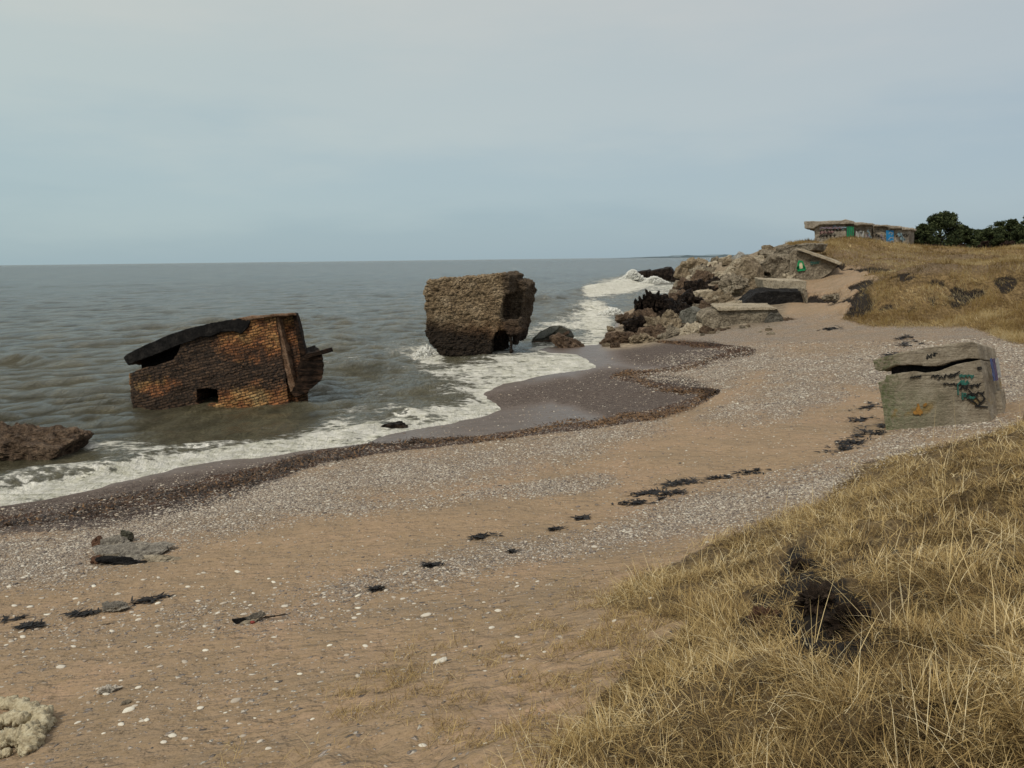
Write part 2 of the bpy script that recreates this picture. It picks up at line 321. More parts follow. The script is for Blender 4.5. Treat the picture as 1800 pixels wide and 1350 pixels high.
# sandy paths in the far dune, sandy gullies, rubble slope
PATH = [[(1500, 452, 60, .7), (1600, 462, 80, .7), (1800, 463, 60, .6)], [(1440, 500, 50, 1), (1520, 488, 40, .9)], [(1400, 470, 40, .3)]]
path = strokes(ppx, ppy, PATH, soft=.6, asp=3)*sst(50, 55, rad)
rub = pmask(ppx, ppy, [(1040, 640), (1100, 560), (1200, 430), (1370, 425), (1400, 470), (1390, 520), (1370, 570), (1240, 580), (1180, 595), (1130, 612)], 12)*sst(50, 54, rad)
grs *= 1-np.clip(path, 0, 1)*.75; grs = grs*(1-rub)
zone1 = np.stack([peb, wet, np.clip(wr, 0, 1), br], 1); zone2 = np.stack([grs, ear, rub, path], 1)
m = M('beach_ground')
p = m.pos(); z1 = m.N('ShaderNodeSeparateColor'); a1 = m.N('ShaderNodeAttribute'); a1.attribute_name = 'zone1'; m.L(a1.outputs['Color'], z1.inputs[0])
z2 = m.N('ShaderNodeSeparateColor'); a2 = m.N('ShaderNodeAttribute'); a2.attribute_name = 'zone2'; m.L(a2.outputs['Color'], z2.inputs[0])
PEBo, WETo, WRo = z1.outputs; BRo = a1.outputs['Alpha']; GRo, EAo, RUo = z2.outputs
nS = m.noise(p, .6, 6, .6); nF = m.noise(p, 9, 6, .65); nG = m.noise(p, 60, 4, .7)
sand = m.ramp(nS, [(.3, (.245, .182, .118)), (.5, (.32, .226, .142)), (.7, (.375, .255, .165))])
sand = m.mix(m.rng(nF, .35, .75), sand, (.25, .175, .10))
sand = m.mix(m.rng(nG, .52, .72, 0, .7), sand, (.10, .07, .045)); sand = m.mix(m.rng(m.noise(p, 26, 5, .75), .57, .68, 0, .6), sand, (.14, .095, .06))
# pebbles: cells whose random value falls under the local density
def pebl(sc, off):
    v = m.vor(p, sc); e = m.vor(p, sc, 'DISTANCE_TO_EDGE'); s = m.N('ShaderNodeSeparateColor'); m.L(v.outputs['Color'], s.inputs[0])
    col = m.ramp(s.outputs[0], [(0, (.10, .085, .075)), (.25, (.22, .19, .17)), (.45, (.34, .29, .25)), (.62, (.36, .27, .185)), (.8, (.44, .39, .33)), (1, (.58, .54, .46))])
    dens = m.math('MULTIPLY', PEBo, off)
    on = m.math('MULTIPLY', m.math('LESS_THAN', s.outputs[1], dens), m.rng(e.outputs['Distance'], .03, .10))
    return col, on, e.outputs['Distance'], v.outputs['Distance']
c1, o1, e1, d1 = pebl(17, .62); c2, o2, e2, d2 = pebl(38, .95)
gap = m.mix(m.math('MULTIPLY', PEBo, .6), sand, (.11, .085, .06))  # moist sand between pebbles, with crevice shade painted into the same dark tone
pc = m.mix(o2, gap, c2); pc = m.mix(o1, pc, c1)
weedc = m.ramp(m.noise(p, 22, 6, .8), [(.36, (.010, .006, .005)), (.48, (.04, .018, .010)), (.58, (.13, .060, .025)), (.72, (.24, .15, .09))])
brownc = m.mix(m.rng(m.vor(p, 16, 'DISTANCE_TO_EDGE').outputs['Distance'], .02, .12), (.02, .013, .01), m.ramp(m.noise(p, 7, 4), [(.35, (.075, .052, .042)), (.65, (.15, .12, .10))]))
wetc = m.mix(.28, m.ramp(m.noise(m.pos((1, 2.5, 1)), 1.1, 5), [(.3, (.075, .062, .058)), (.7, (.125, .105, .10))]), m.mix(.5, pc, (.05, .04, .035)))
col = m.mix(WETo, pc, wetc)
col = m.mix(m.rng(m.math('ADD', BRo, m.math('MULTIPLY', m.math('SUBTRACT', nF, .5), 1.2)), .3, .5), col, brownc)
WRn = m.rng(m.math('ADD', WRo, m.math('MULTIPLY', m.math('SUBTRACT', m.noise(p, 1.6, 7, .75), .5), 2.6)), .42, .6)
col = m.mix(WRn, col, weedc)
strawc = m.ramp(m.noise(m.pos((1, .6, 1)), 5, 6, .75), [(.3, (.04, .026, .013)), (.45, (.18, .12, .055)), (.6, (.34, .235, .11)), (.8, (.46, .33, .17))])
GRn = m.rng(m.math('ADD', GRo, m.math('MULTIPLY', m.math('SUBTRACT', nF, .5), .9)), .35, .65)
col = m.mix(GRn, col, strawc)
rubc = m.ramp(m.noise(p, 2.2, 7, .75), [(.3, (.05, .036, .025)), (.43, (.22, .17, .115)), (.58, (.35, .28, .195)), (.8, (.46, .38, .28))])
col = m.mix(RUo, col, rubc)
EAn = m.rng(m.math('ADD', EAo, m.math('MULTIPLY', m.math('SUBTRACT', nF, .5), .9)), .4, .65)
col = m.mix(EAn, col, m.ramp(m.noise(p, 14, 6, .7), [(.4, (.012, .009, .007)), (.7, (.05, .036, .026))]))
hh = m.math('ADD', m.math('MULTIPLY', m.math('MULTIPLY', o1, m.rng(e1, 0, .3)), .03), m.math('MULTIPLY', m.math('MULTIPLY', o2, m.rng(e2, 0, .3)), .012))
hh = m.math('ADD', hh, m.math('MULTIPLY', nG, .006)); hh = m.math('ADD', hh, m.math('MULTIPLY', nF, .03))
wv = m.noise(m.pos((.8, 3.2, 1)), 3.0, 3, .5); hh = m.math('ADD', hh, m.math('MULTIPLY', wv, .05)); hh = m.math('ADD', hh, m.math('MULTIPLY', m.rng(m.noise(p, 2.6, 4, .6), .35, .6), .045))
rough_h = m.math('ADD', m.math('ADD', GRn, WRn), m.math('ADD', RUo, EAn), clamp=True)
hh = m.math('ADD', hh, m.math('MULTIPLY', m.math('MULTIPLY', m.noise(p, 8, 7, .8), rough_h), .22))
hh = m.math('MULTIPLY', hh, m.rng(WETo, 0, 1, 1, .35))
ro = m.math('ADD', m.rng(m.math('SUBTRACT', WETo, m.math('ADD', WRn, m.math('MULTIPLY', BRo, 1.4))), .3, .9, .9, .36), 0.0)
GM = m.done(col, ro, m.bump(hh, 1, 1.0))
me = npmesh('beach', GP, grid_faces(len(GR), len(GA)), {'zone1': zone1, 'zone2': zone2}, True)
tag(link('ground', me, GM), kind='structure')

# ------------------------------------------------------------------ the sea
WA = np.radians(np.concatenate([np.linspace(-80, -36, 60, endpoint=False), np.linspace(-36, 17, 900), np.linspace(17.5, 50, 20)]))
WR = np.concatenate([np.geomspace(10, 260, 820, endpoint=False), np.geomspace(260, 30000, 230)])
rr, aa = np.meshgrid(WR, WA, indexing='ij'); sx = (rr*np.sin(aa)).ravel(); sy = (rr*np.cos(aa)).ravel(); srad = rr.ravel()
sdd = shore_d(sx, sy)
amp = sst(.5, 14, -sdd)*.85+.10*sst(.2, 4, -sdd)
sz = np.zeros_like(sx); dxs = np.zeros_like(sx); dys = np.zeros_like(sx)
wrn = np.random.default_rng(3)
for i in range(70):
    lam = 0.45*(28**(i/69.)); k = 2*math.pi/lam; th = R(-58)+wrn.normal(0, .75)      # travelling towards the shore
    kx, ky = math.cos(th)*k, math.sin(th)*k; A_ = .0185*lam**.30*(1 if lam < 5 else .75); ph = wrn.uniform(0, 6.28)
    fade = 1-sst(.12, .4, srad*.0075/lam)       # keep what the grid can carry
    q = kx*sx+ky*sy+ph+1.5*fb2(sx, sy, .05, 2, i % 5) if i % 3 == 0 else kx*sx+ky*sy+ph
    sz += A_*np.sin(q)*fade; dxs += math.cos(th)*A_*np.cos(q)*fade; dys += math.sin(th)*A_*np.cos(q)*fade
sz *= (.65+.5*fb2(sx, sy, .04, 3, 91)); swn = fb2(sx, sy, .11, 4, 92)
base = sz*amp+.035+.02*np.clip(swn, -1, 1)*sst(.2, 3, -sdd)
sp = np.stack([sx, sy, np.full_like(sx, .03)], 1); qx, qy = proj(sp)
RIDGES = [([(-300, 915), (0, 850), (150, 834), (260, 812), (380, 800), (520, 786), (620, 770), (660, 758)], .34, .8), ([(565, 647), (640, 640), (700, 648)], .35, .8), ([(-60, 640), (40, 634), (110, 642)], .45, 1.0),
          ([(960, 528), (1030, 516), (1100, 498), (1180, 492)], 1.15, 2.6), ([(930, 560), (1010, 545), (1060, 545)], .6, 1.8), ([(720, 690), (800, 680), (830, 700)], .18, .5), ([(420, 585), (560, 560), (680, 575)], .25, 1.8),
          ([(200, 800), (330, 790), (520, 772)], .15, .5), ([(640, 735), (700, 728), (760, 740)], .2, .4), ([(0, 540), (200, 535), (330, 545)], .25, 2.5), ([(640, 520), (740, 515)], .25, 2.2), ([(940, 500), (1020, 494)], .3, 3)]
rid = np.zeros_like(sx)
for pts, A_, wd_ in RIDGES:
    wp = [tuple(atz(a, b, 0)[:2]) for a, b in pts]; near = srad < 300
    d, t = dpoly(sx[near]+.6*swn[near], sy[near], wp); e = np.exp(-(d/wd_)**2)*(1-.4*np.cos(t/(len(wp)-1)*6.28))*.75
    rid[near] = np.maximum(rid[near], A_*e)
base += rid*(1+.25*swn)*sst(.1, 2.2, -sdd)
SZm = base
FOAM = [  # x, y, radius, intensity
    [(-200, 925, 40, 1), (0, 880, 40, 1), (120, 860, 40, 1), (260, 828, 38, 1), (400, 800, 30, 1), (520, 784, 30, 1), (600, 768, 36, 1), (650, 755, 36, 1)],
    [(0, 862, 36, .72), (200, 822, 44, .75), (330, 802, 44, .75), (450, 788, 36, .7), (560, 768, 40, .75)], [(160, 784, 24, .8), (230, 790, 44, .8), (320, 797, 40, .6), (190, 803, 30, .5)], [(60, 838, 50, .35), (150, 815, 50, .45)],
    [(600, 748, 50, .8), (640, 725, 50, .55), (700, 735, 60, .7), (780, 730, 50, .8), (840, 718, 36, 1)], [(650, 700, 70, .42), (740, 690, 80, .55), (820, 692, 50, .7), (845, 705, 34, .9)], [(760, 648, 50, .62), (800, 658, 60, .75), (900, 648, 80, .95), (980, 640, 56, 1), (1015, 640, 30, 1)],
    [(860, 672, 46, .85), (940, 655, 60, 1)], [(690, 610, 35, .55), (740, 618, 36, .8), (760, 630, 30, .9)], [(720, 600, 30, .35), (745, 606, 20, .8)], [(690, 650, 60, .45), (740, 668, 60, .5)],
    [(930, 588, 22, .7), (980, 575, 44, .75), (1040, 562, 44, .95), (1055, 580, 40, .95), (1040, 598, 30, .8), (960, 605, 40, .55)], [(990, 546, 34, .5), (1040, 541, 32, .95), (1075, 548, 14, 1)], [(900, 622, 30, .45), (925, 618, 30, .5)],
    [(1038, 516, 20, 1), (1070, 510, 30, 1), (1110, 503, 24, 1), (1140, 500, 14, .95)], [(1050, 504, 30, .7), (1100, 494, 22, 1), (1150, 493, 16, 1)], [(1150, 511, 24, .8), (1200, 506, 22, .85), (1170, 520, 26, .62)], [(1050, 530, 60, .25), (1150, 526, 40, .35)], [(940, 517, 40, .40), (1010, 514, 20, .5)], [(955, 525, 12, .7), (970, 527, 10, .5)],
    [(560, 690, 90, .30), (650, 680, 70, .36)], [(580, 640, 40, .55), (640, 635, 26, .45)], [(0, 650, 30, .45), (70, 645, 20, .3)], [(230, 725, 60, .25), (400, 722, 100, .3), (540, 700, 50, .4)], [(500, 750, 100, .34), (350, 770, 100, .28)], [(370, 708, 8, .8)], [(560, 610, 50, .28), (650, 600, 50, .22)], [(600, 715, 60, .42)]]
foam = strokes(qx, qy, FOAM, soft=.75, asp=2.0); foam = np.where(foam < .93, foam+.14*fb2(sx, sy, .5, 3, 33)*sst(0, .3, foam), foam)
near = srad < 320
foam = np.where(near, foam, 0); foam = np.maximum(foam, np.where(near & (sdd > -.5) & (srad < 60), .95, 0)); foam = np.maximum(foam, (1-sst(-.1, .9, -sdd))*near*(srad < 60)*.9)
base += foam*.05*np.clip(1+1.2*fb2(sx, sy, 1.6, 4, 12), 0, 3)*sst(.3, 1.6, -sdd)*near
base = np.where(sdd > 0, .02*np.exp(-sdd*2)-.0*sdd, base)
keep = np.ones(len(sx), bool)
SP = np.stack([sx+dxs*amp*.8, sy+dys*amp*.8, base], 1)
FF = grid_faces(len(WR), len(WA)); far_in = sdd > 3.0
FF = FF[~far_in[FF].all(1)]
m = M('sea_water'); p = m.pos()
fo = m.attr('foam', 'Fac')
n1 = m.noise(m.pos((.55, 1.2, 1)), 1.3, 8, .72, .6); n2 = m.noise(m.pos((.8, 1.2, 1)), 5.5, 6, .7, .4)
vv = m.vor(m.pos((.7, 1, 1)), 2.6, 'DISTANCE_TO_EDGE').outputs['Distance']
lace = m.math('ADD', m.math('MULTIPLY', n1, .75), m.math('MULTIPLY', n2, .35)); lace = m.math('SUBTRACT', lace, m.math('MULTIPLY', vv, .30)); lace = m.math('ADD', lace, .03)
thr = m.rng(fo, 0, 1, .86, .315, False)
fm = m.rng(lace, thr, m.math('ADD', thr, .13))
fm = m.math('MULTIPLY', fm, m.rng(fo, .02, .15))
# scattered small whitecaps far out
wc = m.rng(m.noise(m.pos((.03, .11, 1)), 3.2, 5, .7), .735, .78, 0, .55); 
fm = m.math('MAXIMUM', fm, wc)
dist = m.N('ShaderNodeVectorMath'); dist.operation = 'LENGTH'; g = m.N('ShaderNodeNewGeometry'); m.L(g.outputs['Position'], dist.inputs[0]); dd = dist.outputs['Value']
nb = m.math('ADD', m.math('MULTIPLY', m.noise(m.pos((.06, .05, 1)), 1.0, 7, .65), .5), m.math('MULTIPLY', m.noise(m.pos((1.3, .5, 1)), .7, 7, .75), .5))
nbm = m.noise(m.pos((.5, .14, 1)), 1.0, 8, .78); nbf = m.noise(m.pos((.16, .03, 1)), 1.0, 8, .8)
nb2 = m.math('ADD', m.math('MULTIPLY', nb, m.rng(dd, 25, 90, 1, .25)), m.math('MULTIPLY', nbm, m.rng(dd, 25, 90, 0, .75)))
nb = m.math('ADD', m.math('MULTIPLY', nb2, m.rng(dd, 100, 350, 1, .3)), m.math('MULTIPLY', nbf, m.rng(dd, 100, 350, 0, .7)))
wcol = m.mix(m.rng(dd, 15, 160), m.ramp(nb, [(.38, (.055, .048, .024)), (.62, (.26, .23, .14))]), m.ramp(nb, [(.38, (.045, .045, .034)), (.62, (.22, .21, .165))]))  # lit and shaded wave streaks painted into the water colour
wcol = m.mix(m.rng(fo, .1, .8, 0, .55), wcol, (.22, .215, .155))
foamc = m.mix(m.rng(m.math('ADD', m.math('MULTIPLY', n2, .5), m.math('MULTIPLY', n1, .5)), .38, .6), (.50, .49, .38), (.88, .86, .78))
colr = m.mix(fm, wcol, foamc)
# wave relief finer than the mesh, larger with distance so that far water keeps its chop
b0 = m.math('MULTIPLY', m.noise(m.pos((1.5, .55, 1)), 3.0, 6, .68, .4), .34)
b1_ = m.math('MULTIPLY', m.noise(m.pos((1.4, .5, 1)), 1.0, 7, .74, .5), 1.1)
b2_ = m.math('MULTIPLY', m.math('MULTIPLY', m.noise(m.pos((1.3, .42, 1)), .34, 7, .76, .4), 3.6), m.rng(dd, 40, 300))
b3_ = m.math('MULTIPLY', m.math('MULTIPLY', m.noise(m.pos((1.3, .35, 1)), .10, 8, .78), 14.0), m.rng(dd, 200, 1500))
bh = m.math('ADD', m.math('ADD', b0, b1_), m.math('ADD', b2_, b3_)); bh = m.math('ADD', bh, m.math('MULTIPLY', fm, m.math('MULTIPLY', n2, .12)))
rg = m.mix(fm, (.10, .10, .10), (.8, .8, .8))
SEAM = m.done(colr, rg, m.bump(m.math('MULTIPLY', bh, m.rng(fm, 0, 1, 1, .38)), 1.0, 1.6), .28)
me = npmesh('sea', SP, FF, {'foam': foam}, True)
tag(link('sea', me, SEAM), kind='structure')
# low far shore on the horizon
xs = np.linspace(900, 5200, 60); V = []; F4 = []
for i, x in enumerate(xs):
    hgt = 9+10*abs(math.sin(i*.7))+(8 if i % 5 == 0 else 0); hgt *= min(1, i/10)
    V += [(x, 7200+x*.15, -1), (x, 7200+x*.15, hgt), (x, 7900+x*.15, hgt), (x, 7900+x*.15, -1)]
for i in range(len(xs)-1):
    for j in range(3): F4.append((i*4+j, i*4+j+4, i*4+j+5, i*4+j+1))
mm = M('far_shore'); FSM = mm.done(mm.ramp(mm.noise(mm.pos(), .002, 4), [(.3, (.14, .19, .22)), (.7, (.17, .22, .25))]), 1)
tag(link('far_shore', npmesh('far_shore', V, F4), FSM), kind='structure')
# ------------------------------------------------------------------ stone and concrete materials
def concrete(name, dark, mid, light, sc=3.0, bumpd=.12, crack=.0, rough=.9, layers=0.0):
    m = M(name); p = m.coord('Object')
    if layers: p = m.coord('Object', (1, 1, layers))
    n = m.noise(p, sc, 8, .72, .3); n2 = m.noise(p, sc*5, 7, .8); n0 = m.noise(p, sc*.35, 5, .6)
    c = m.ramp(n, [(.34, dark), (.48, mid), (.64, light)])
    c = m.mix(m.rng(n0, .35, .65, .45, 0), c, dark)
    c = m.mix(m.rng(n2, .50, .62, 0, .85), c, tuple(v*.28 for v in dark))
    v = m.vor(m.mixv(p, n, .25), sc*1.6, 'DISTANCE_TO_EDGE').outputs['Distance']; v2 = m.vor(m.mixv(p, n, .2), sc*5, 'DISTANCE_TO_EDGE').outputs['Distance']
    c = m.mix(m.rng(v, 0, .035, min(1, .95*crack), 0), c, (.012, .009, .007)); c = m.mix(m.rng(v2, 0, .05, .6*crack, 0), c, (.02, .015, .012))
    h = m.math('ADD', n, m.math('MULTIPLY', n2, .6)); h = m.math('ADD', h, m.math('MULTIPLY', m.rng(v, 0, .1), .3*crack)); h = m.math('ADD', h, m.math('MULTIPLY', m.rng(v2, 0, .15), .2*crack))
    return m.done(c, rough, m.bump(h, 1, bumpd), .06 if dark[0] < .02 else .2)
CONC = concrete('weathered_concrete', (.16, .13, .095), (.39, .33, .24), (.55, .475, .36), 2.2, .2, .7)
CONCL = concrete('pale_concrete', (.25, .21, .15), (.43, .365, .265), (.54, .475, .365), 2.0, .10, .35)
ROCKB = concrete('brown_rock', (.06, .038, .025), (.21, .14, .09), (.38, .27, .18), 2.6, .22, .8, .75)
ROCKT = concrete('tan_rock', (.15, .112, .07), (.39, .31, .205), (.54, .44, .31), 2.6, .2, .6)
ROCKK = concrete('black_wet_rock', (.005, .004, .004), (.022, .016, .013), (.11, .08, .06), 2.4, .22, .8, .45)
DARKC = concrete('black_stain_and_shade', (.008, .008, .008), (.016, .015, .015), (.04, .036, .033), 3, .08, .2, .6)  # tarry black of the roof slab; also painted shade inside gap, hole and crack
# ------------------------------------------------------------------ rocks: angular solids cut by random planes, then roughened
def ico(sub):
    bm = bmesh.new(); bmesh.ops.create_icosphere(bm, subdivisions=sub, radius=1)
    V = np.array([v.co[:] for v in bm.verts]); F = np.array([[v.index for v in f.verts] for f in bm.faces]); bm.free(); return V, F
ICO = {k: ico(k) for k in (1, 2, 3, 4, 5, 6)}
def rockV(seed, size, sub=5, planes=11, rough=.06, box=False, nsc=1.6, spiky=0.0, bands=0.0):
    rg_ = np.random.default_rng(seed); D, F = ICO[sub]
    if box:
        Nn = np.array([[1, 0, 0], [-1, 0, 0], [0, 1, 0], [0, -1, 0], [0, 0, 1], [0, 0, -1]], float)+rg_.normal(0, .06, (6, 3)); dd_ = np.ones(6)
        ex = rg_.normal(size=(planes, 3)); Nn = np.r_[Nn, ex]; dd_ = np.r_[dd_, rg_.uniform(1.15, 1.45, planes)]
    else:
        Nn = rg_.normal(size=(planes, 3)); Nn = np.r_[Nn, [[0, 0, -1], [0, 0, 1], [1, 0, 0], [-1, 0, 0], [0, 1, 0], [0, -1, 0]]+rg_.normal(0, .25, (6, 3))]; dd_ = rg_.uniform(.75, 1.05, len(Nn))
    ln = np.linalg.norm(Nn, axis=1); Nn = Nn/ln[:, None]
    dots = D@Nn.T; rr_ = np.where(dots > .02, dd_/np.maximum(dots, .02), 9).min(1)
    V = D*rr_[:, None]*np.array(size); s = float(np.mean(size))
    n = fbm(V/s+seed*3.1, nsc, 5, seed, .58)
    if spiky: n = n+spiky*np.abs(vn(V/s*np.array([4.5, 4.5, .9])+seed))*sst(0, .6, D[:, 2])
    if bands: n = n+bands*np.round(np.sin(V[:, 2]/s*18+2*n))*.5
    n = n+.8*np.minimum(0, .12-np.abs(fbm(V/s+seed, 2.2, 3, seed+5)))*2.0
    V = V+D*(n*rough*s)[:, None]+D*(fbm(V/s, nsc*5, 3, seed+2, .6)*rough*.3*s)[:, None]
    return V, F
def rock(name, loc, size, seed, mat, label=None, cat='rock', group=None, rot=(0, 0, 0), parent=None, smooth=False, **k):
    V, F = rockV(seed, size, **k); me = npmesh(name, V, F, smooth=smooth); o = link(name, me, mat, parent); o.location = loc; o.rotation_euler = rot
    return tag(o, label, cat, group) if not parent else o
# ------------------------------------------------------------------ traced solids: an outline with its own distance, carried back through its real depth, then roughened
def prism_bm(front, ext):
    bm = bmesh.new(); a = [bm.verts.new(v) for v in front]; b = [bm.verts.new(Vector(v)+Vector(ext)) for v in front]; n = len(a)
    bm.faces.new(a); bm.faces.new(b[::-1])
    for i in range(n): bm.faces.new((a[i], b[i], b[(i+1) % n], a[(i+1) % n]))
    bmesh.ops.recalc_face_normals(bm, faces=bm.faces); bmesh.ops.triangulate(bm, faces=bm.faces); return bm
def remeshed(bms, cuts, voxel, origin):
    obs = []
    def mk(bm, nm):
        me = bpy.data.meshes.new(nm); bm.to_mesh(me); bm.free(); o = bpy.data.objects.new(nm, me); COL.objects.link(o); obs.append(o); return o
    base_ = bms[0]
    for b in bms[1:]:
        me = bpy.data.meshes.new('t'); b.to_mesh(me); b.free(); base_.from_mesh(me); bpy.data.meshes.remove(me)
    o = mk(base_, 't')
    for c in cuts:
        q = mk(c, 'c'); md = o.modifiers.new('b', 'BOOLEAN'); md.operation = 'DIFFERENCE'; md.object = q; md.solver = 'EXACT'; md.use_self = True
    md = o.modifiers.new('r', 'REMESH'); md.mode = 'VOXEL'; md.voxel_size = voxel
    dg = bpy.context.evaluated_depsgraph_get(); me = bpy.data.meshes.new_from_object(o.evaluated_get(dg))
    for q in obs: d_ = q.data; bpy.data.objects.remove(q); bpy.data.meshes.remove(d_)
    V = np.empty(len(me.vertices)*3, np.float32); me.vertices.foreach_get('co', V); V = V.reshape(-1, 3).astype(float)-np.array(origin)
    Nn = np.empty(len(me.vertices)*3, np.float32); me.vertices.foreach_get('normal', Nn); return me, V, Nn.reshape(-1, 3).astype(float)
def setV(me, V): me.vertices.foreach_set('co', V.astype(np.float32).ravel()); me.update()
def traced(name, front, ext, origin, mat, parent=None, cuts=(), extra=(), voxel=.06, rough=.05, nsc=1.2, deform=None, smooth=False, disp=None):
    me, V, Nn = remeshed([prism_bm(front, ext)]+list(extra), cuts, voxel, origin)
    n = fbm(V, nsc, 5, len(name), .6)
    V = V+Nn*(n*rough)[:, None]
    if disp: V = disp(V, Nn)
    if deform: V = deform(V)
    setV(me, V); o = link(name, me, mat, parent, smooth=smooth); 
    if not parent: o.location = origin
    return o
def hexa(pts8):   # 4 front, 4 back
    bm = bmesh.new(); v = [bm.verts.new(p_) for p_ in pts8]
    for f in ((0, 1, 2, 3), (7, 6, 5, 4), (0, 4, 5, 1), (1, 5, 6, 2), (2, 6, 7, 3), (3, 7, 4, 0)): bm.faces.new([v[i] for i in f])
    bmesh.ops.recalc_face_normals(bm, faces=bm.faces); bmesh.ops.triangulate(bm, faces=bm.faces); return bm
def boxpx(x0, y0, x1, y1, Ya, Yb):
    c = [(x0, y0), (x1, y0), (x1, y1), (x0, y1)]
    m_ = (Ya+Yb)/2
    f = [P(a, b, m_) for a, b in c]; return hexa([q+np.array([0, Ya-m_, 0]) for q in f]+[q+np.array([0, Yb-m_, 0]) for q in f])
# ------------------------------------------------------------------ 1. tilted brick bunker in the surf
Y1 = 33.2; O1 = atz(380, 712, 0)
bun = empty('sunken_bunker', (O1[0], O1[1], 0), 'tilted round brick bunker, black and rusty, half sunk in the sea at left', 'bunker')
TILT = R(13)
def brickmat():
    m = M('burnt_brick'); p = m.coord('Object'); pr = m.coord('Object', (1, 1, 1), (0, R(13), 0))
    s = m.N('ShaderNodeSeparateXYZ'); m.L(pr, s.inputs[0]); cx = m.N('ShaderNodeCombineXYZ'); m.L(s.outputs[0], cx.inputs[0]); m.L(s.outputs[2], cx.inputs[1])
    dist_ = m.noise(p, 1.7, 4); va = m.N('ShaderNodeVectorMath'); va.operation = 'MULTIPLY_ADD'; m.L(dist_, va.inputs[0]); va.inputs[1].default_value = (.22, .22, .22); m.L(cx.outputs[0], va.inputs[2])
    b = m.N('ShaderNodeTexBrick'); b.inputs['Scale'].default_value = 1; b.inputs['Brick Width'].default_value = .30; b.inputs['Row Height'].default_value = .115; b.inputs['Mortar Size'].default_value = .02; b.inputs['Mortar Smooth'].default_value = .6
    b.inputs['Color1'].default_value = (1, 1, 1, 1); b.inputs['Color2'].default_value = (.35, .35, .35, 1); b.inputs['Mortar'].default_value = (0, 0, 0, 1); m.L(va.outputs[0], b.inputs['Vector'])
    n = m.noise(p, .75, 6, .62, .4); n2 = m.noise(p, 6, 6, .75)
    warm = m.ramp(n, [(.32, (.055, .03, .018)), (.42, (.13, .065, .035)), (.49, (.33, .13, .048)), (.57, (.46, .235, .085)), (.68, (.58, .40, .18))])
    # rust at the upper middle-right and the waterline, black tar elsewhere
    nzc = m.N('ShaderNodeTexNoise'); nzc.inputs['Scale'].default_value = .9; nzc.inputs['Detail'].default_value = 6; nzc.inputs['Roughness'].default_value = .65; m.L(p, nzc.inputs[0])
    pwn = m.N('ShaderNodeVectorMath'); pwn.operation = 'MULTIPLY_ADD'; m.L(nzc.outputs['Color'], pwn.inputs[0]); pwn.inputs[1].default_value = (1.8, 1.8, 1.8); m.L(p, pwn.inputs[2]); pw = pwn.outputs[0]
    def blob(cx_, cz_, r1, r2):
        v = m.N('ShaderNodeVectorMath'); v.operation = 'SUBTRACT'; m.L(pw, v.inputs[0]); v.inputs[1].default_value = (cx_+.9, 0, cz_+.9)
        v2 = m.N('ShaderNodeVectorMath'); v2.operation = 'MULTIPLY'; m.L(v.outputs[0], v2.inputs[0]); v2.inputs[1].default_value = (1/r1, 0, 1/r2)
        v3 = m.N('ShaderNodeVectorMath'); v3.operation = 'LENGTH'; m.L(v2.outputs[0], v3.inputs[0]); return m.rng(v3.outputs['Value'], .35, 1.15, 1, 0)
    z = m.math('MAXIMUM', blob(2.0, 2.8, 2.1, 1.4), blob(1.6, .25, 2.8, .9)); z = m.math('MAXIMUM', z, blob(-2.2, .9, 1.2, .55)); z = m.math('MAXIMUM', z, blob(-3.7, 1.1, .45, 1.0)); z = m.math('MAXIMUM', z, m.math('MULTIPLY', blob(3.3, 2.6, .9, 1.9), .95))
    z = m.rng(m.math('ADD', z, m.math('MULTIPLY', m.math('SUBTRACT', n2, .5), 1.9)), .15, .95)
    c = m.mix(z, m.ramp(n2, [(.35, (.008, .006, .005)), (.50, (.07, .042, .026)), (.64, (.23, .135, .075))]), warm)
    bs = m.rng(b.outputs['Color'], .05, .9); c = m.mix(bs, m.mix(.8, c, (.006, .005, .004)), c)
    c = m.mix(m.rng(n2, .52, .66, 0, .85), c, (.012, .009, .007)); c = m.mix(m.rng(m.noise(m.coord('Object', (3.2, 3.2, .5)), 1.3, 5, .7), .52, .66, 0, .6), c, (.02, .013, .009))
    h = m.math('ADD', m.math('MULTIPLY', bs, .5), n2)
    return m.done(c, .8, m.bump(h, 1, .10))
BRK = brickmat()
def F1(lst, dy=0): return [P(a, b, Y1+dy) for a, b in lst]
def arc1(V):   # bow the front out towards the sea-facing side like the round wall it is
    x = V[:, 0]; w_ = np.clip(1-((x+.2)/4.3)**2, -.6, 1); V = V.copy(); V[:, 1] -= .35*w_*sst(3.0, 0, V[:, 1]-0.2) ; return V
def brickdisp(V, Nn):
    c, s_ = math.cos(TILT), math.sin(TILT); a = V[:, 0]*c+V[:, 2]*s_; b = -V[:, 0]*s_+V[:, 2]*c
    a = a+.09*fbm(V, 1.4, 3, 5); b = b+.09*fbm(V, 1.1, 3, 6)
    row = np.floor(b/.135); q = np.abs((b/.135) % 1-.5)*2; q2 = np.abs((a/.34+.5*(row % 2)) % 1-.5)*2
    g_ = np.maximum(sst(.72, 1, q), sst(.86, 1, q2)); er = fbm(V, .9, 3, 8)
    return V-Nn*(.022*g_+.03*_hash(row.astype(np.int64), np.floor(a/.34+.5*(row % 2)).astype(np.int64), row.astype(np.int64)*0, 4)+.05*er)[:, None]
body = [(227, 655), (260, 645), (306, 632), (318, 618), (322, 600), (380, 578), (430, 561), (470, 553), (487, 552), (506, 672), (512, 735), (400, 752), (245, 752)]
cut1 = [boxpx(345, 684, 382, 712, Y1-3, Y1+2.2)]
traced('brick_wall', F1(body), (-1.4, 5.2, -.5), bun.location, BRK, bun, cuts=cut1, voxel=.055, rough=.03, deform=arc1, disp=brickdisp)
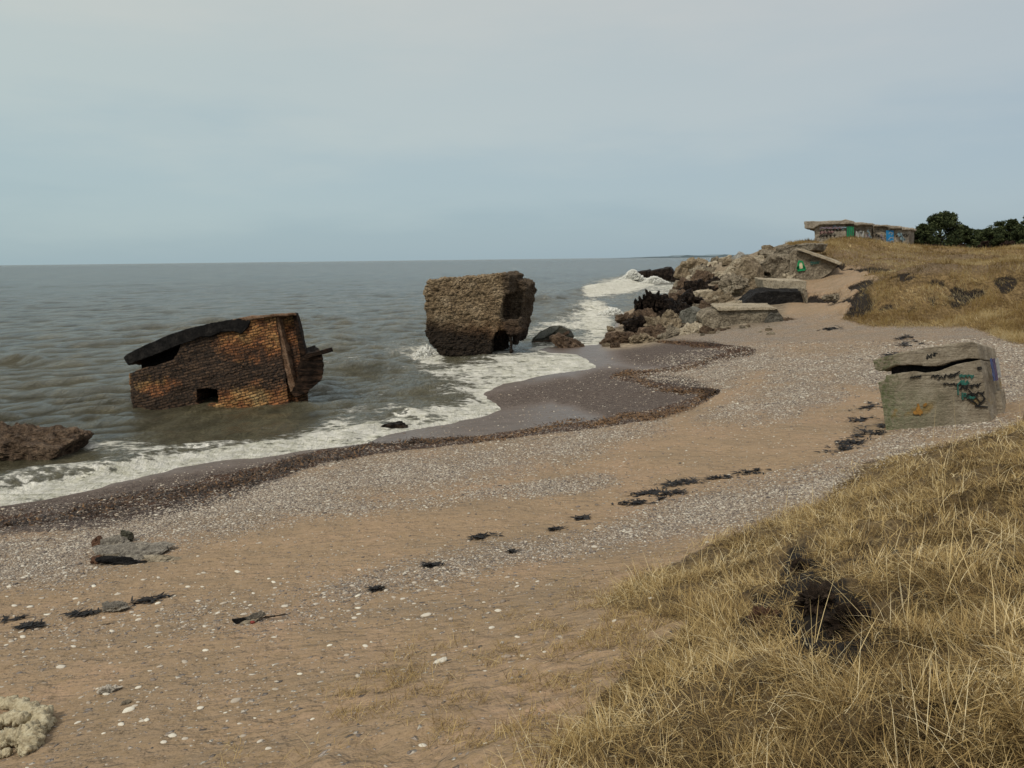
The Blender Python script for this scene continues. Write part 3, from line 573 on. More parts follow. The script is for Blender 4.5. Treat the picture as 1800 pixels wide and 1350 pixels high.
wing = [(487, 556), (500, 551), (520, 550), (524, 566), (535, 622), (540, 640), (545, 700), (545, 740), (512, 735), (506, 672)]
cutw = [boxpx(497, 562, 501, 600, Y1-3, Y1+.25), boxpx(506, 560, 510, 598, Y1-3, Y1+.25), boxpx(512, 600, 516, 640, Y1-3, Y1+.2), boxpx(506, 640, 512, 672, Y1-3, Y1+.3), boxpx(518, 640, 524, 676, Y1-3, Y1+.3)]
def arcw(V):
    V = V.copy(); V[:, 1] -= .25; return V
traced('wing_wall', F1(wing, .5), (-1.3, 4.2, -.45), bun.location, BRK, bun, cuts=cutw, voxel=.05, rough=.05, disp=brickdisp, deform=arcw)
pil = [(463, 554), (487, 552), (503, 620), (520, 686), (508, 690), (488, 630)]
BRKD0 = BRKD = concrete('black_layered_brick', (.008, .006, .005), (.03, .02, .015), (.12, .07, .045), 2.5, .12, .3, .7, 4.0)
PILM = concrete('stained_render', (.10, .055, .03), (.22, .13, .08), (.36, .25, .17), 3, .08, .4)
traced('corner_pilaster', F1([(478, 553), (488, 551), (504, 620), (520, 684), (510, 690), (494, 632)], -.05), (.1, .6, 0), bun.location, PILM, bun, voxel=.04, rough=.03)
traced('edge_pilaster', F1([(513, 551), (520, 551), (537, 622), (534, 630), (528, 626)], .05), (-.1, .8, 0), bun.location, BRKD0, bun, voxel=.04, rough=.03)
slab = [(219, 628), (226, 621), (260, 604), (300, 588), (340, 575), (378, 566), (400, 562), (436, 557), (447, 563), (440, 574), (425, 590), (412, 588), (390, 590), (372, 596), (352, 602), (340, 604), (322, 603), (312, 611), (270, 634), (240, 640), (226, 642)]
slab = [(219, 628), (226, 621), (260, 604), (300, 588), (340, 575), (378, 566), (400, 562), (432, 558), (444, 563), (440, 574), (428, 586), (415, 581), (392, 583), (378, 590), (355, 592), (342, 599), (318, 606), (270, 626), (240, 636), (228, 641)]
traced('roof_slab', F1(slab, -.10), (-1.2, 4.6, -.62), bun.location, DARKC, bun, voxel=.05, rough=.03, deform=arc1)
traced('roof_layer', F1([(400, 563), (432, 557), (462, 553), (487, 550.5), (520, 549), (523, 554), (487, 556), (448, 560), (420, 566)], -.1), (-1.2, 3.6, -.5), bun.location, PILM, bun, voxel=.04, rough=.04, deform=arc1)
BRKD_ = concrete('black_layered_brick', (.006, .005, .004), (.02, .015, .012), (.09, .055, .035), 2.5, .12, .3, .7, 4.0)
def lay(V, Nn): return V-Nn*(.035*sst(.5, 1, np.abs((V[:, 2]*3.2+.1*fbm(V, 2, 2)) % 1-.5)*2))[:, None]
traced('broken_annex', F1([(530, 628), (540, 624), (565, 617), (569, 640), (568, 664), (560, 676), (540, 690), (520, 700), (512, 690), (526, 660)], -.1), (-.9, 2.6, 0), bun.location, BRKD, bun, voxel=.045, rough=.05, disp=lay)
traced('protruding_beam', F1([(536, 622), (560, 617), (575, 613), (577, 620), (566, 623), (540, 630)], -.2), (.1, .5, 0), bun.location, BRKD, bun, voxel=.03, rough=.02)
traced('inner_core', F1([(246, 632), (330, 590), (335, 650), (250, 665)], .9), (-.6, 3, 0), bun.location, DARKC, bun, voxel=.06, rough=.02)  # black filler behind the roof gap, the gap's shade put into its colour
traced('inner_floor', F1([(330, 660), (400, 660), (400, 730), (330, 730)], 2.0), (.1, .6, 0), bun.location, DARKC, bun, voxel=.06, rough=.02)  # upright black panel closing the hole, painted as the dark inside
# ------------------------------------------------------------------ 2. upright ruin at the water's edge
def ruinmat():
    m = M('eroded_rubble_wall'); p = m.coord('Object'); s = m.N('ShaderNodeSeparateXYZ'); m.L(p, s.inputs[0])
    n = m.noise(p, 1.1, 6, .6); n2 = m.noise(m.coord('Object', (1, 1, 1.8)), 5.5, 7, .78)
    v = m.vor(m.coord('Object', (1, 1, 1.7)), 5.0, 'DISTANCE_TO_EDGE').outputs['Distance']
    tan = m.ramp(n, [(.3, (.23, .155, .085)), (.5, (.39, .285, .17)), (.7, (.54, .42, .28))])
    tan = m.mix(m.rng(m.math('ADD', s.outputs[2], m.math('MULTIPLY', n, 1.2)), 3.1, 1.9, 0, .8), tan, (.24, .11, .04))
    dark = m.ramp(n2, [(.4, (.008, .006, .005)), (.56, (.05, .034, .02)), (.70, (.22, .13, .06))])
    zz = m.math('ADD', s.outputs[2], m.math('MULTIPLY', m.math('SUBTRACT', n2, .5), 1.6)); zz = m.math('ADD', zz, m.math('MULTIPLY', m.math('SUBTRACT', n, .5), 1.6))
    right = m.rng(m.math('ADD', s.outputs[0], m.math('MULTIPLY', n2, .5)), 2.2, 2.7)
    zz = m.math('ADD', zz, m.rng(s.outputs[0], -3, 2.5, -.25, .55))
    c = m.mix(m.rng(zz, 1.2, 2.7), dark, tan)
    c = m.mix(m.math('MULTIPLY', right, .72), c, (.05, .033, .024))  # right-hand side face darkened, its shade put into the wall colour
    c = m.mix(m.rng(n2, .5, .6, 0, .8), c, (.03, .02, .012)); c = m.mix(m.rng(m.vor(p, 11, 'DISTANCE_TO_EDGE').outputs['Distance'], 0, .08, .55, 0), c, (.02, .013, .009)); c = m.mix(m.rng(v, 0, .05, .6, 0), c, (.015, .01, .008))
    h = m.math('ADD', n2, m.math('MULTIPLY', m.rng(v, 0, .2), .35))
    return m.done(c, .88, m.bump(h, 1, .2))
RUI = ruinmat()
Y2 = 49.5; O2 = atz(825, 624, 0)
O2 = np.array([O2[0], O2[1], 0])
front2 = [P(a, b, Y2) for a, b in [(747, 520), (749, 502), (752, 493), (775, 490), (800, 487), (815, 488), (850, 484), (884, 481), (896, 484), (893, 520), (884, 556), (874, 586), (866, 640), (805, 645), (777, 628), (759, 607), (748, 586), (750, 562), (747, 540)]]
ext2 = P(917, 500, 54.2)-P(893, 498, Y2); ext2[2] = -.05
cuts2 = [hexa([P(888, 516, Y2-1.2), P(914, 514, Y2-1.2), P(912, 562, Y2-1.2), P(876, 560, Y2-1.2), P(886, 514, Y2+2.6), P(917, 514, Y2+2.6), P(914, 562, Y2+2.6), P(884, 560, Y2+2.6)]),
         prism_bm([P(a, b, Y2-2) for a, b in [(860, 645), (863, 604), (869, 590), (880, 584), (891, 588), (896, 606), (895, 645)]], (0, 4.6, 0))]
extra2 = [prism_bm([P(a, b, Y2+2.4) for a, b in [(903, 492), (914, 493), (921, 497), (922, 518), (917, 540), (913, 565), (909, 596), (906, 604), (898, 604), (896, 520)]], (.8, 2.6, 0)),
          prism_bm([P(a, b, Y2+.2) for a, b in [(868, 570), (912, 560), (915, 584), (898, 588), (866, 586)]], (.6, 2.6, 0)), prism_bm([P(a, b, Y2+.6) for a, b in [(890, 585), (899, 585), (901, 622), (893, 622)]], (.1, .6, 0))]
def chunky(V, Nn):
    c = V+.15*fbm(V, 1.0, 2, 3)[:, None]
    k = vn(c*np.array([2.6, 2.6, 4.2]), 5); lay_ = np.abs((c[:, 2]*2.6) % 1-.5)
    return V+Nn*(.07*k+.07*vn(c*7, 9)+.05*vn(c*14, 8)-.05*sst(.40, .5, lay_))[:, None]
ru = traced('standing_ruin', front2, tuple(ext2), O2, RUI, cuts=cuts2, extra=extra2, voxel=.06, rough=.09, nsc=.8, disp=chunky)
tag(ru, 'tall upright block of eroded tan masonry with black foot, standing in foam at centre', 'ruin')
# rocks beside it
RUSTD = concrete('dark_rust_brown', (.04, .026, .018), (.10, .065, .045), (.18, .12, .085), 3, .08, .4)
GGC = concrete('grey_green_concrete', (.03, .03, .022), (.095, .09, .065), (.20, .19, .15), 2.5, .1, .5, .6, 2.5)
drum = traced('fallen_drum', [P(a, b, 57) for a, b in [(933, 609), (937, 595), (948, 583), (966, 574), (983, 571), (997, 579), (1001, 590), (992, 601), (975, 610)]], (.5, 2.2, -.3), P(966, 605, 57), GGC, voxel=.05, rough=.05)
tag(drum, 'grey drum of concrete leaning in the foam beside the tall ruin', 'ruin')
traced('flat_top', [P(a, b, 56.9) for a, b in [(940, 596), (949, 585), (964, 577), (981, 573), (982, 577), (970, 587), (955, 595)]], (.1, .3, 0), drum.location, concrete('grey_top', (.07, .075, .065), (.15, .155, .135), (.24, .245, .22), 2, .05, .3), drum, voxel=.04, rough=.015)
traced('band', [P(a, b, 56.9) for a, b in [(935, 607), (938, 600), (962, 598), (985, 588), (998, 581), (1000, 586), (984, 596), (962, 605)]], (.1, .3, 0), drum.location, RUSTD, drum, voxel=.04, rough=.03)
rock('boulder', P(998, 606, 54)+np.array([0, 0, -.05]), (.95, .8, .66), 43, ROCKB, 'small brown boulder on wet sand right of the leaning grey drum', 'rock', rot=(R(10), R(35), R(20)), rough=.14, bands=.5)
rock('sea_rock', atz(20, 800, 0)+np.array([-.2, .6, .02]), (2.6, 1.3, .92), 47, ROCKB, 'long low brown rock in shallow water cut by the left edge', 'rock', rot=(0, R(3), R(-4)), rough=.085, sub=6, nsc=4.5, planes=14)
rock('surf_stone', atz(697, 752, 0)+np.array([0, 0, .02]), (.5, .35, .2), 48, ROCKK, 'small dark stone awash in the foam near the weed line', 'rock', rough=.15, sub=4)
# ------------------------------------------------------------------ 3. concrete block with graffiti on the right
G3 = ground(1560, 756); Y3 = G3[1]; G3b = Y3-.35
def y3(px): return Y3-.25*(px-1558)/190
def F3(l, dy=0): return [P(a, b, y3(a)+dy) for a, b in l]
m = M('lichened_concrete'); p = m.coord('Object'); s = m.N('ShaderNodeSeparateXYZ'); m.L(p, s.inputs[0])
n = m.noise(p, 1.6, 7, .65); n2 = m.noise(p, 11, 7, .75); n3 = m.noise(m.coord('Object', (.5, .5, 6)), 1.8, 5, .7)
c = m.ramp(n, [(.34, (.19, .155, .11)), (.5, (.32, .27, .20)), (.66, (.44, .385, .30))])
gr = m.math('MULTIPLY', m.rng(s.outputs[0], .9, -1.3), m.rng(m.math('ADD', s.outputs[2], m.math('MULTIPLY', n, .8)), 2.1, 1.0))
c = m.mix(m.math('MULTIPLY', gr, m.rng(n2, .35, .6, .25, .7)), c, (.23, .25, .15)); c = m.mix(m.math('MULTIPLY', m.math('MULTIPLY', m.rng(s.outputs[0], -.9, -1.5), m.rng(n2, .4, .6)), .6), c, (.07, .12, .025))
c = m.mix(m.math('MULTIPLY', m.rng(n3, .56, .66), .55), c, (.07, .055, .04)); c = m.mix(m.rng(n2, .52, .74, 0, .65), c, (.05, .04, .03))
gy = m.math('MULTIPLY', m.rng(m.math('ABSOLUTE', m.math('SUBTRACT', s.outputs[2], m.math('ADD', .62, m.math('MULTIPLY', s.outputs[0], .10)))), .25, .02), m.rng(m.noise(p, 2.3, 4), .52, .62)); c = m.mix(m.math('MULTIPLY', gy, .6), c, (.30, .19, .04))
BLK = m.done(c, .88, m.bump(m.math('ADD', n2, m.math('MULTIPLY', n3, .6)), 1, .12))
blk = empty('concrete_block', (P(1650, 750, Y3)[0], Y3, G3[2]), 'big cracked concrete block with scrawled paint, standing on the pebbles right of the beach', 'ruin')
exb = P(1763, 700, Y3+2.1)-P(1731, 720, Y3-.25); exb = np.array([exb[0], exb[1], -.42])
BODY3 = [(1556, 659), (1580, 656), (1605, 652), (1625, 655), (1650, 652), (1665, 646), (1682, 640), (1723, 632), (1746, 770), (1560, 790), (1556, 752), (1549, 705), (1543, 672), (1555, 668)]
LID3 = [(1534, 633), (1560, 625), (1600, 616), (1640, 609), (1680, 603), (1708, 600), (1717, 604), (1723, 631), (1700, 630), (1670, 636), (1655, 642), (1635, 644), (1605, 641), (1575, 642), (1552, 650), (1545, 652), (1538, 648)]
traced('body', F3(BODY3), tuple(exb), blk.location, BLK, blk, voxel=.028, rough=.008, nsc=4.5)
traced('top_slab', F3(LID3, -.03), tuple(exb*1.0), blk.location, BLK, blk, voxel=.028, rough=.009, nsc=4.5)
traced('inner_core', F3([(1566, 632), (1718, 615), (1720, 680), (1566, 690)], .22), tuple(exb*.7), blk.location, DARKC, blk, voxel=.05, rough=.01)  # recessed core coloured black so the crack's shade is painted in
traced('plinth', [P(a, b, Y3+.9) for a, b in [(1746, 688), (1759, 686), (1763, 712), (1766, 735), (1740, 745), (1742, 690)]], (.9, 1.3, -.2), blk.location, BLK, blk, voxel=.05, rough=.03)
def paint(name, rgb, rough=.6):
    m = M(name); n = m.noise(m.coord('Object'), 9, 4); return m.done(m.mix(m.rng(n, .35, .65), rgb, tuple(v*.6 for v in rgb)), rough)
PT_K, PT_T, PT_O, PT_B, PT_V, PT_W, PT_G, PT_C, PT_Y = [paint(*a) for a in (('black_paint', (.012, .012, .012)), ('teal_paint', (.03, .13, .105)), ('orange_paint', (.36, .19, .045)), ('blue_paint', (.05, .08, .22)), ('violet_paint', (.09, .065, .15)), ('white_paint', (.42, .42, .40)), ('green_paint', (.01, .28, .10)), ('cream_paint', (.66, .60, .38)), ('yellow_paint', (.4, .33, .05)))]
def ribbon(name, lines, width, surf, off, mat, parent, nrm_=None, jit=.35):
    """paint strokes: each a flat band lying on a surface; surf maps (a,b) to world, off moves it proud of it"""
    for ln in lines:
        V = []; F_ = []
        pts = [np.array(surf(*q))+np.array(off) for q in ln]
        for i in range(len(pts)):
            t_ = pts[min(i+1, len(pts)-1)]-pts[max(i-1, 0)]; t_ /= np.linalg.norm(t_)+1e-9; nn = np.cross(t_, np.array([0, 1, 0])); nn /= np.linalg.norm(nn)+1e-9
            w_ = width*(1-jit+2*jit*random.random()); V += [pts[i]+nn*w_/2, pts[i]-nn*w_/2, pts[i]-nn*w_/2+np.array([0, .02, 0]), pts[i]+nn*w_/2+np.array([0, .02, 0])]
            if i: k_ = len(V)-8; F_ += [(k_, k_+1, k_+5, k_+4), (k_+3, k_, k_+4, k_+7), (k_+1, k_+2, k_+6, k_+5)]
        V = np.array(V)-np.array(parent.location); o = link(name, npmesh(name, V, np.array(F_)), mat, parent)
    return o
s3 = lambda a, b: P(a, b, y3(a))
def scrawl(x0, y0, x1, y1, n_c, amp_, seed):
    r_ = random.Random(seed); L_ = []; k = n_c*7
    return [(x0+(x1-x0)*i/k+amp_*.8*math.sin(i*.9+r_.random()), y0+(y1-y0)*i/k+amp_*math.sin(i*1.75+r_.random()*1.2)*(.6+.5*r_.random())) for i in range(k+1)]
OFF3 = (0, -.045, 0)
ribbon('graffiti', [scrawl(1646, 664, 1682, 658, 4, 3.2, 1), scrawl(1655, 674, 1688, 676, 3, 2, 2), scrawl(1684, 682, 1722, 676, 4, 3.6, 3), scrawl(1690, 697, 1728, 690, 5, 3.6, 4), [(1700, 700), (1712, 707), (1718, 713), (1730, 700), (1724, 692), (1729, 688)], [(1686, 652), (1670, 663), (1664, 660)], [(1700, 683), (1716, 700), (1722, 707)], scrawl(1634, 662, 1648, 660, 2, 2.4, 7), scrawl(1598, 663, 1618, 661, 4, 1.3, 8), [(1712, 713), (1735, 715)], [(1716, 646), (1723, 645), (1724, 648), (1719, 649), (1717, 647)], scrawl(1626, 628, 1644, 622, 3, 4, 17)], .028, s3, OFF3, PT_K, blk)
ribbon('graffiti', [scrawl(1684, 660, 1710, 662, 4, 3, 11), scrawl(1688, 672, 1700, 674, 2, 5, 12), [(1683, 694), (1682, 676), (1690, 668)], scrawl(1688, 694, 1712, 700, 5, 3, 13), [(1691, 702), (1690, 690), (1697, 692)]], .032, s3, OFF3, PT_T, blk)
ribbon('graffiti', [[(1612, 709), (1614, 716), (1611, 722)], scrawl(1604, 724, 1619, 726, 3, 2.6, 5), scrawl(1610, 716, 1617, 722, 2, 2, 6), scrawl(1622, 711, 1627, 711, 1, 1.4, 9)], .06, s3, OFF3, PT_O, blk)
def s3r(a, b):     # right-hand face
    t = (a-1730)/30.0; base_ = P(1727+(b-604)*.17, b+4, y3(1727)); return base_+exb*np.array([1, 1, .25])*(.16+t*.75)
def ribbon_side(name, lines, width, mat):
    V = []; F_ = []; nrm_ = np.array([exb[1], -exb[0], 0]); nrm_ /= np.linalg.norm(nrm_)
    for ln in lines:
        for i, q in enumerate(ln):
            pt = s3r(*q)+nrm_*.02; t_ = np.array([exb[0], exb[1], 0]); t_ /= np.linalg.norm(t_); w_ = width*(.6+.6*random.random())
            V += [pt+t_*w_/2, pt-t_*w_/2, pt-t_*w_/2-nrm_*.02, pt+t_*w_/2-nrm_*.02]
            if i: k_ = len(V)-8; F_ += [(k_, k_+1, k_+5, k_+4), (k_+3, k_, k_+4, k_+7), (k_+1, k_+2, k_+6, k_+5)]
    return link(name, npmesh(name, np.array(V)-np.array(blk.location), np.array(F_)), mat, blk)
ribbon_side('graffiti', [[(1734+.5*i, 630+k_*5) for k_ in range(9)] for i in (0, 3)], .13, PT_B)
ribbon_side('graffiti', [[(1738+1.5*i, 632+k_*5) for k_ in range(9)] for i in (0, 2)], .10, PT_V)
ribbon_side('graffiti', [[(1744+2*i, 634+k_*5) for k_ in range(8)] for i in (0, 1, 2)], .14, PT_W)
# ------------------------------------------------------------------ 4. gun-battery ruin on the skyline
m = M('battery_concrete'); p = m.coord('Object'); n = m.noise(p, .7, 6, .7); n2 = m.noise(m.coord('Object', (1, 1, 2.4)), 4, 6, .75)
c = m.ramp(n, [(.3, (.17, .14, .11)), (.5, (.31, .265, .205)), (.7, (.43, .38, .31))]); c = m.mix(m.rng(n2, .5, .66, 0, .8), c, (.03, .024, .02)); BAT = m.done(c, .9, m.bump(n2, 1, .2))
Y4 = 100.0; B4 = P(1520, 432, Y4); bat = empty('gun_battery', tuple(B4), 'long flat-roofed concrete battery ruin covered in graffiti on the dune crest', 'ruin')
def F4_(l, Y=Y4): return [P(a, b, Y) for a, b in l]
rough4 = dict(voxel=.11, nsc=.9)
traced('wall', F4_([(1432, 393), (1487, 393), (1487, 440), (1426, 440), (1431, 425)]), (4.2, 8, 0), bat.location, BAT, bat, rough=.12, **rough4)
traced('wall', F4_([(1488, 395), (1532, 395), (1532, 442), (1488, 440)], Y4+.6), (4.2, 7, 0), bat.location, BAT, bat, rough=.12, **rough4)
traced('wall', F4_([(1534, 397), (1598, 401), (1598, 445), (1534, 443)], Y4+.9), (4.2, 7, 0), bat.location, BAT, bat, rough=.12, cuts=[boxpx(1534, 407, 1546, 426, Y4-3, Y4+2)], **rough4)
traced('roof', F4_([(1413, 389), (1450, 388.5), (1480, 387), (1486, 385), (1500, 389), (1501, 394), (1484, 394), (1440, 395), (1430, 402), (1414, 402)], Y4-.5), (4.4, 9, 0), bat.location, BAT, bat, rough=.06, **rough4)
traced('roof', F4_([(1501, 391), (1533, 392), (1534, 397), (1501, 396)], Y4-.1), (4.2, 8, 0), bat.location, BAT, bat, rough=.09, **rough4)
traced('roof', F4_([(1534, 395), (1560, 395), (1562, 399), (1534, 399)], Y4+.3), (4.2, 7, 0), bat.location, BAT, bat, rough=.09, **rough4)
traced('roof', F4_([(1561, 397), (1584, 398), (1585, 402), (1561, 401)], Y4+.3), (4.2, 7, 0), bat.location, BAT, bat, rough=.09, **rough4)
traced('roof', F4_([(1585, 400), (1601, 401), (1600, 404), (1585, 404)], Y4+.4), (4.2, 7, 0), bat.location, BAT, bat, rough=.16, **rough4)
s4 = lambda a, b: P(a, b, Y4-.18)
ribbon('graffiti', [[(1489+i*1.6, 397+random.random()*2), (1488.5+i*1.6, 410), (1488+i*1.7, 421+random.random()*3)] for i in range(8)], .075, s4, (0, 0, 0), PT_T, bat)
ribbon('graffiti', [[(1490.5+3*i, 398), (1490+3.3*i, 411), (1489+3.6*i, 420)] for i in range(4)], .09, s4, (0, -.02, 0), PT_G, bat)
ribbon('graffiti', [[(1507+4*i-1.2, 408-abs(i-1.5)), (1504+4.6*i, 423)] for i in range(4)]+[[(1504, 423), (1509, 408), (1513, 406), (1519, 423)]], .14, lambda a, b: P(a, b, Y4+.3), (0, 0, 0), PT_W, bat)
ribbon('graffiti', [[(1559+2.2*i, 405), (1559+2.2*i, 416), (1559.5+2.2*i, 428)] for i in range(6)], .16, lambda a, b: P(a, b, Y4+.62), (0, 0, 0), paint('bright_blue_paint', (.02, .22, .48)), bat)
ribbon('graffiti', [[(1562, 411), (1565, 408), (1569, 410), (1566, 413)], [(1561, 422), (1566, 417), (1571, 419)], [(1562, 425), (1571, 422)]], .07, lambda a, b: P(a, b, Y4+.6), (0, -.04, 0), PT_W, bat)
ribbon('graffiti', [scrawl(1440, 406, 1480, 404, 7, 2.6, 31), scrawl(1438, 416, 1470, 413, 5, 3, 32), scrawl(1538, 412, 1552, 418, 3, 3, 33), scrawl(1575, 414, 1596, 414, 5, 3.5, 34)], .06, lambda a, b: P(a, b, Y4-.15 if a < 1500 else Y4+.65), (0, 0, 0), PT_K, bat)
ribbon('graffiti', [scrawl(1440, 401, 1482, 400, 6, 1.6, 35), scrawl(1548, 412, 1556, 425, 3, 2, 36), scrawl(1522, 412, 1530, 418, 3, 3, 37)], .07, lambda a, b: P(a, b, Y4-.72 if a < 1500 else Y4+.4), (0, 0, 0), paint('pale_violet_paint', (.30, .25, .31)), bat)
ribbon('graffiti', [scrawl(1450, 400, 1480, 400, 4, 2.4, 38), scrawl(1440, 410, 1465, 408, 4, 3, 39)], .12, lambda a, b: P(a, b, Y4-.2), (0, 0, 0), paint('dull_pink_paint', (.33, .19, .18)), bat)
ribbon('graffiti', [scrawl(1462, 398, 1486, 402, 3, 3, 40), scrawl(1525, 404, 1531, 420, 3, 2, 41), scrawl(1578, 408, 1590, 424, 4, 4, 42)], .12, lambda a, b: P(a, b, Y4-.22 if a < 1500 else Y4+.35), (0, 0, 0), paint('pale_blue_paint', (.22, .33, .38)), bat)
o = rock('rubble_pile', P(1536, 438, 98), (2.4, 1.4, .7), 61, CONC, 'grey rubble spilled against the front of the battery ruin', 'rubble', rot=(0, R(20), 0), rough=.2)
# ------------------------------------------------------------------ 5. headland: retaining wall, slabs, rubble
Yw = 79.0
wl = traced('retaining_wall', F4_([(1388, 445), (1396, 440), (1420, 447), (1474, 464), (1462, 478), (1440, 492), (1420, 502), (1388, 502)], Yw), (2.0, 5, .3), P(1430, 490, Yw), CONC, voxel=.09, rough=.07, nsc=1.2)
tag(wl, 'sloping concrete wall with a green and cream painted patch above the sandy gully', 'wall')
wroot = P(1430, 490, Yw)
def wl_child(n_, lines, wd_, mt, dy):
    o = ribbon(n_, lines, wd_, lambda a, b: P(a, b, Yw-.16-dy), (0, 0, 0), mt, wl); return o
wl_child('graffiti', [[(1403, 474), (1403.5, 463), (1405, 459.5), (1410, 459.5), (1412, 466), (1414, 474), (1402, 475)], [(1401, 473), (1404, 468)], [(1413, 467), (1416, 474)]], .19, PT_G, 0)
wl_child('graffiti', [[(1407.5, 462), (1408, 467), (1408.3, 472)]], .26, PT_C, .03)
wl_child('graffiti', [scrawl(1425, 463, 1440, 462, 4, 3.2, 51)], .06, PT_T, 0)
def tr(name, pts, Y, ext, mat, label, cat='rock', rough=.08, voxel=.08, group=None, **k):
    o = traced(name, [P(a, b, Y) for a, b in pts], ext, P(np.mean([q[0] for q in pts]), max(q[1] for q in pts), Y), mat, voxel=voxel, rough=rough, **k); return tag(o, label, cat, group)
tr('wall_cap', [(1363, 434), (1400, 429), (1432, 428), (1428, 440), (1398, 445), (1393, 450), (1366, 448)], 86, (3, 4, 0), CONC, 'grey broken concrete ledge on the crest above the retaining wall', rough=.16, voxel=.1)
tr('coping_beam', [(1398, 438), (1410, 437), (1480, 462), (1476, 466)], 78.4, (.5, 1.0, 0), CONCL, 'long straight pale coping running down along the retaining wall top', 'beam', rough=.03, voxel=.06)
tr('concrete_slab', [(1339, 491), (1365, 493), (1419, 494), (1418, 509), (1380, 511), (1344, 509)], 66, (.4, 3.5, .1), CONCL, 'pale smooth concrete slab lying above a dark hollow', 'slab', rough=.03)
tr('fallen_slab', [(1300, 538), (1330, 515), (1350, 511), (1413, 512), (1416, 532), (1392, 537), (1370, 541), (1320, 541)], 63.5, (.4, 3.5, .1), DARKC, 'black slab face under the pale slab', 'slab', rough=.1)  # black face directly below the pale slab
tr('slab_end', [(1412, 507), (1419, 509), (1421, 528), (1419, 538), (1411, 515)], 62.6, (.3, 2, 0), CONC, 'thin wedge of grey concrete at the right end of the black slab', 'slab', rough=.03, voxel=.06)
fb = tr('foundation_block', [(1232, 560), (1240, 549), (1262, 545), (1335, 545), (1342, 541), (1366, 542), (1371, 550), (1377, 562), (1372, 573), (1345, 580), (1240, 582)], 56, (.5, 3.5, 0), CONC, 'long low concrete block at the beach end of the headland', 'slab', rough=.10)
traced('top_ledge', [P(a, b, 55.8) for a, b in [(1258, 542), (1262, 539.5), (1360, 540), (1368, 544), (1340, 546), (1262, 547)]], (.4, 3.2, .1), fb.location, CONCL, fb, voxel=.06, rough=.03)
tr('wedge_rock', [(1342, 572), (1348, 556), (1356, 548), (1372, 552), (1378, 565), (1364, 573)], 55.6, (.3, 1.6, 0), concrete('grey_rock', (.08, .075, .06), (.19, .175, .145), (.28, .26, .22), 2.5, .15, .9), 'grey fractured rock against the right end of the long block', rough=.12)
tr('spire_block', [(1268, 508), (1290, 480), (1303, 458), (1308, 455), (1319, 455), (1330, 470), (1338, 492), (1336, 512), (1300, 542), (1240, 545), (1250, 525)], 76, (2, 6, 0), ROCKT, 'large pointed pale rubble heap in the middle of the headland', rough=.28, voxel=.12, nsc=.7)
tr('ridge_rubble', [(1330, 466), (1352, 450), (1385, 452), (1389, 470), (1389, 492), (1340, 492), (1330, 480)], 80, (2, 5, 0), CONC, 'jagged concrete mass joining the left end of the retaining wall', rough=.3, voxel=.12, nsc=.8, cuts=[boxpx(1350, 482, 1360, 490, 76, 82)])
tr('gray_slab_rock', [(1192, 566), (1196, 548), (1212, 540), (1228, 548), (1232, 560), (1226, 570), (1195, 574)], 60, (.8, 2, 0), concrete('blue_grey_rock', (.09, .09, .075), (.19, .185, .155), (.26, .25, .215), 1.8, .1, .5), 'smooth blue grey slab leaning left of the long low block', rough=.07)
tr('pale_boulder', [(1214, 526), (1220, 516), (1238, 511), (1252, 512), (1256, 522), (1248, 531), (1220, 534)], 77, (.5, 3, 0), CONCL, 'large pale boulder resting above the black weedy rocks', rough=.12)
tr('small_pale_boulder', [(1258, 524), (1262, 515), (1272, 514), (1277, 522), (1270, 529), (1260, 528)], 77, (.3, 1.6, 0), CONCL, 'smaller pale boulder right beside the large pale one', rough=.1)
tr('crest_boulder', [(1242, 474), (1245, 462), (1262, 460), (1266, 474), (1258, 480)], 118, (1, 4, 0), CONCL, 'squarish pale boulder below the crest of the headland', rough=.15, voxel=.12)
tr('flat_crest_slab', [(1240, 492), (1238, 480), (1258, 477), (1262, 488)], 110, (1, 4, 0), CONC, 'flat slab under the squarish pale boulder', 'slab', rough=.12, voxel=.12)
tr('white_rock', [(1282, 456), (1290, 449), (1299, 442), (1305, 449), (1302, 455), (1292, 458)], 104, (1, 2, 0), concrete('white_rock', (.25, .24, .21), (.42, .41, .38), (.55, .54, .5), 2, .12, .4), 'whitish rock standing up on the headland skyline', rough=.1, voxel=.1)
tr('skyline_rock', [(1247, 461), (1250, 453), (1258, 451), (1262, 456), (1258, 463)], 125, (1, 2, 0), CONC, 'small rounded rock at the seaward end of the skyline', rough=.1, voxel=.1)
tr('skyline_slab', [(1260, 461), (1264, 454), (1282, 449), (1286, 456), (1282, 462)], 118, (1, 3, 0), CONCL, 'pale slab on the skyline between the small rounded rock and the white rock', 'slab', rough=.12, voxel=.1)
# black blocks far out at the tip
tr('tip_block', [(1114, 480), (1139, 475), (1141, 492), (1150, 499), (1132, 497)], 205, (2, 8, 0), ROCKK, 'leftmost black tilted block in the surf at the tip of the headland', rough=.25, voxel=.22, nsc=.5)
tr('tip_block', [(1140, 478), (1178, 470), (1186, 482), (1182, 494), (1152, 499), (1142, 490)], 203, (2, 8, 0), ROCKK, 'big black block with a sloping top behind the spray at the headland tip', rough=.3, voxel=.22, nsc=.5)
tr('tip_block', [(1180, 496), (1184, 482), (1200, 480), (1214, 484), (1216, 498)], 196, (2, 7, 0), ROCKK, 'black rock joining the tip blocks to the brown rubble', rough=.35, voxel=.22, nsc=.5)
tr('brown_heap', [(1186, 486), (1190, 472), (1196, 462), (1210, 457), (1228, 458), (1238, 462), (1242, 474), (1238, 488), (1215, 492)], 150, (3, 8, 0), ROCKT, 'tall brown grey rubble heap at the outer end of the headland', rough=.5, voxel=.17, nsc=.6)
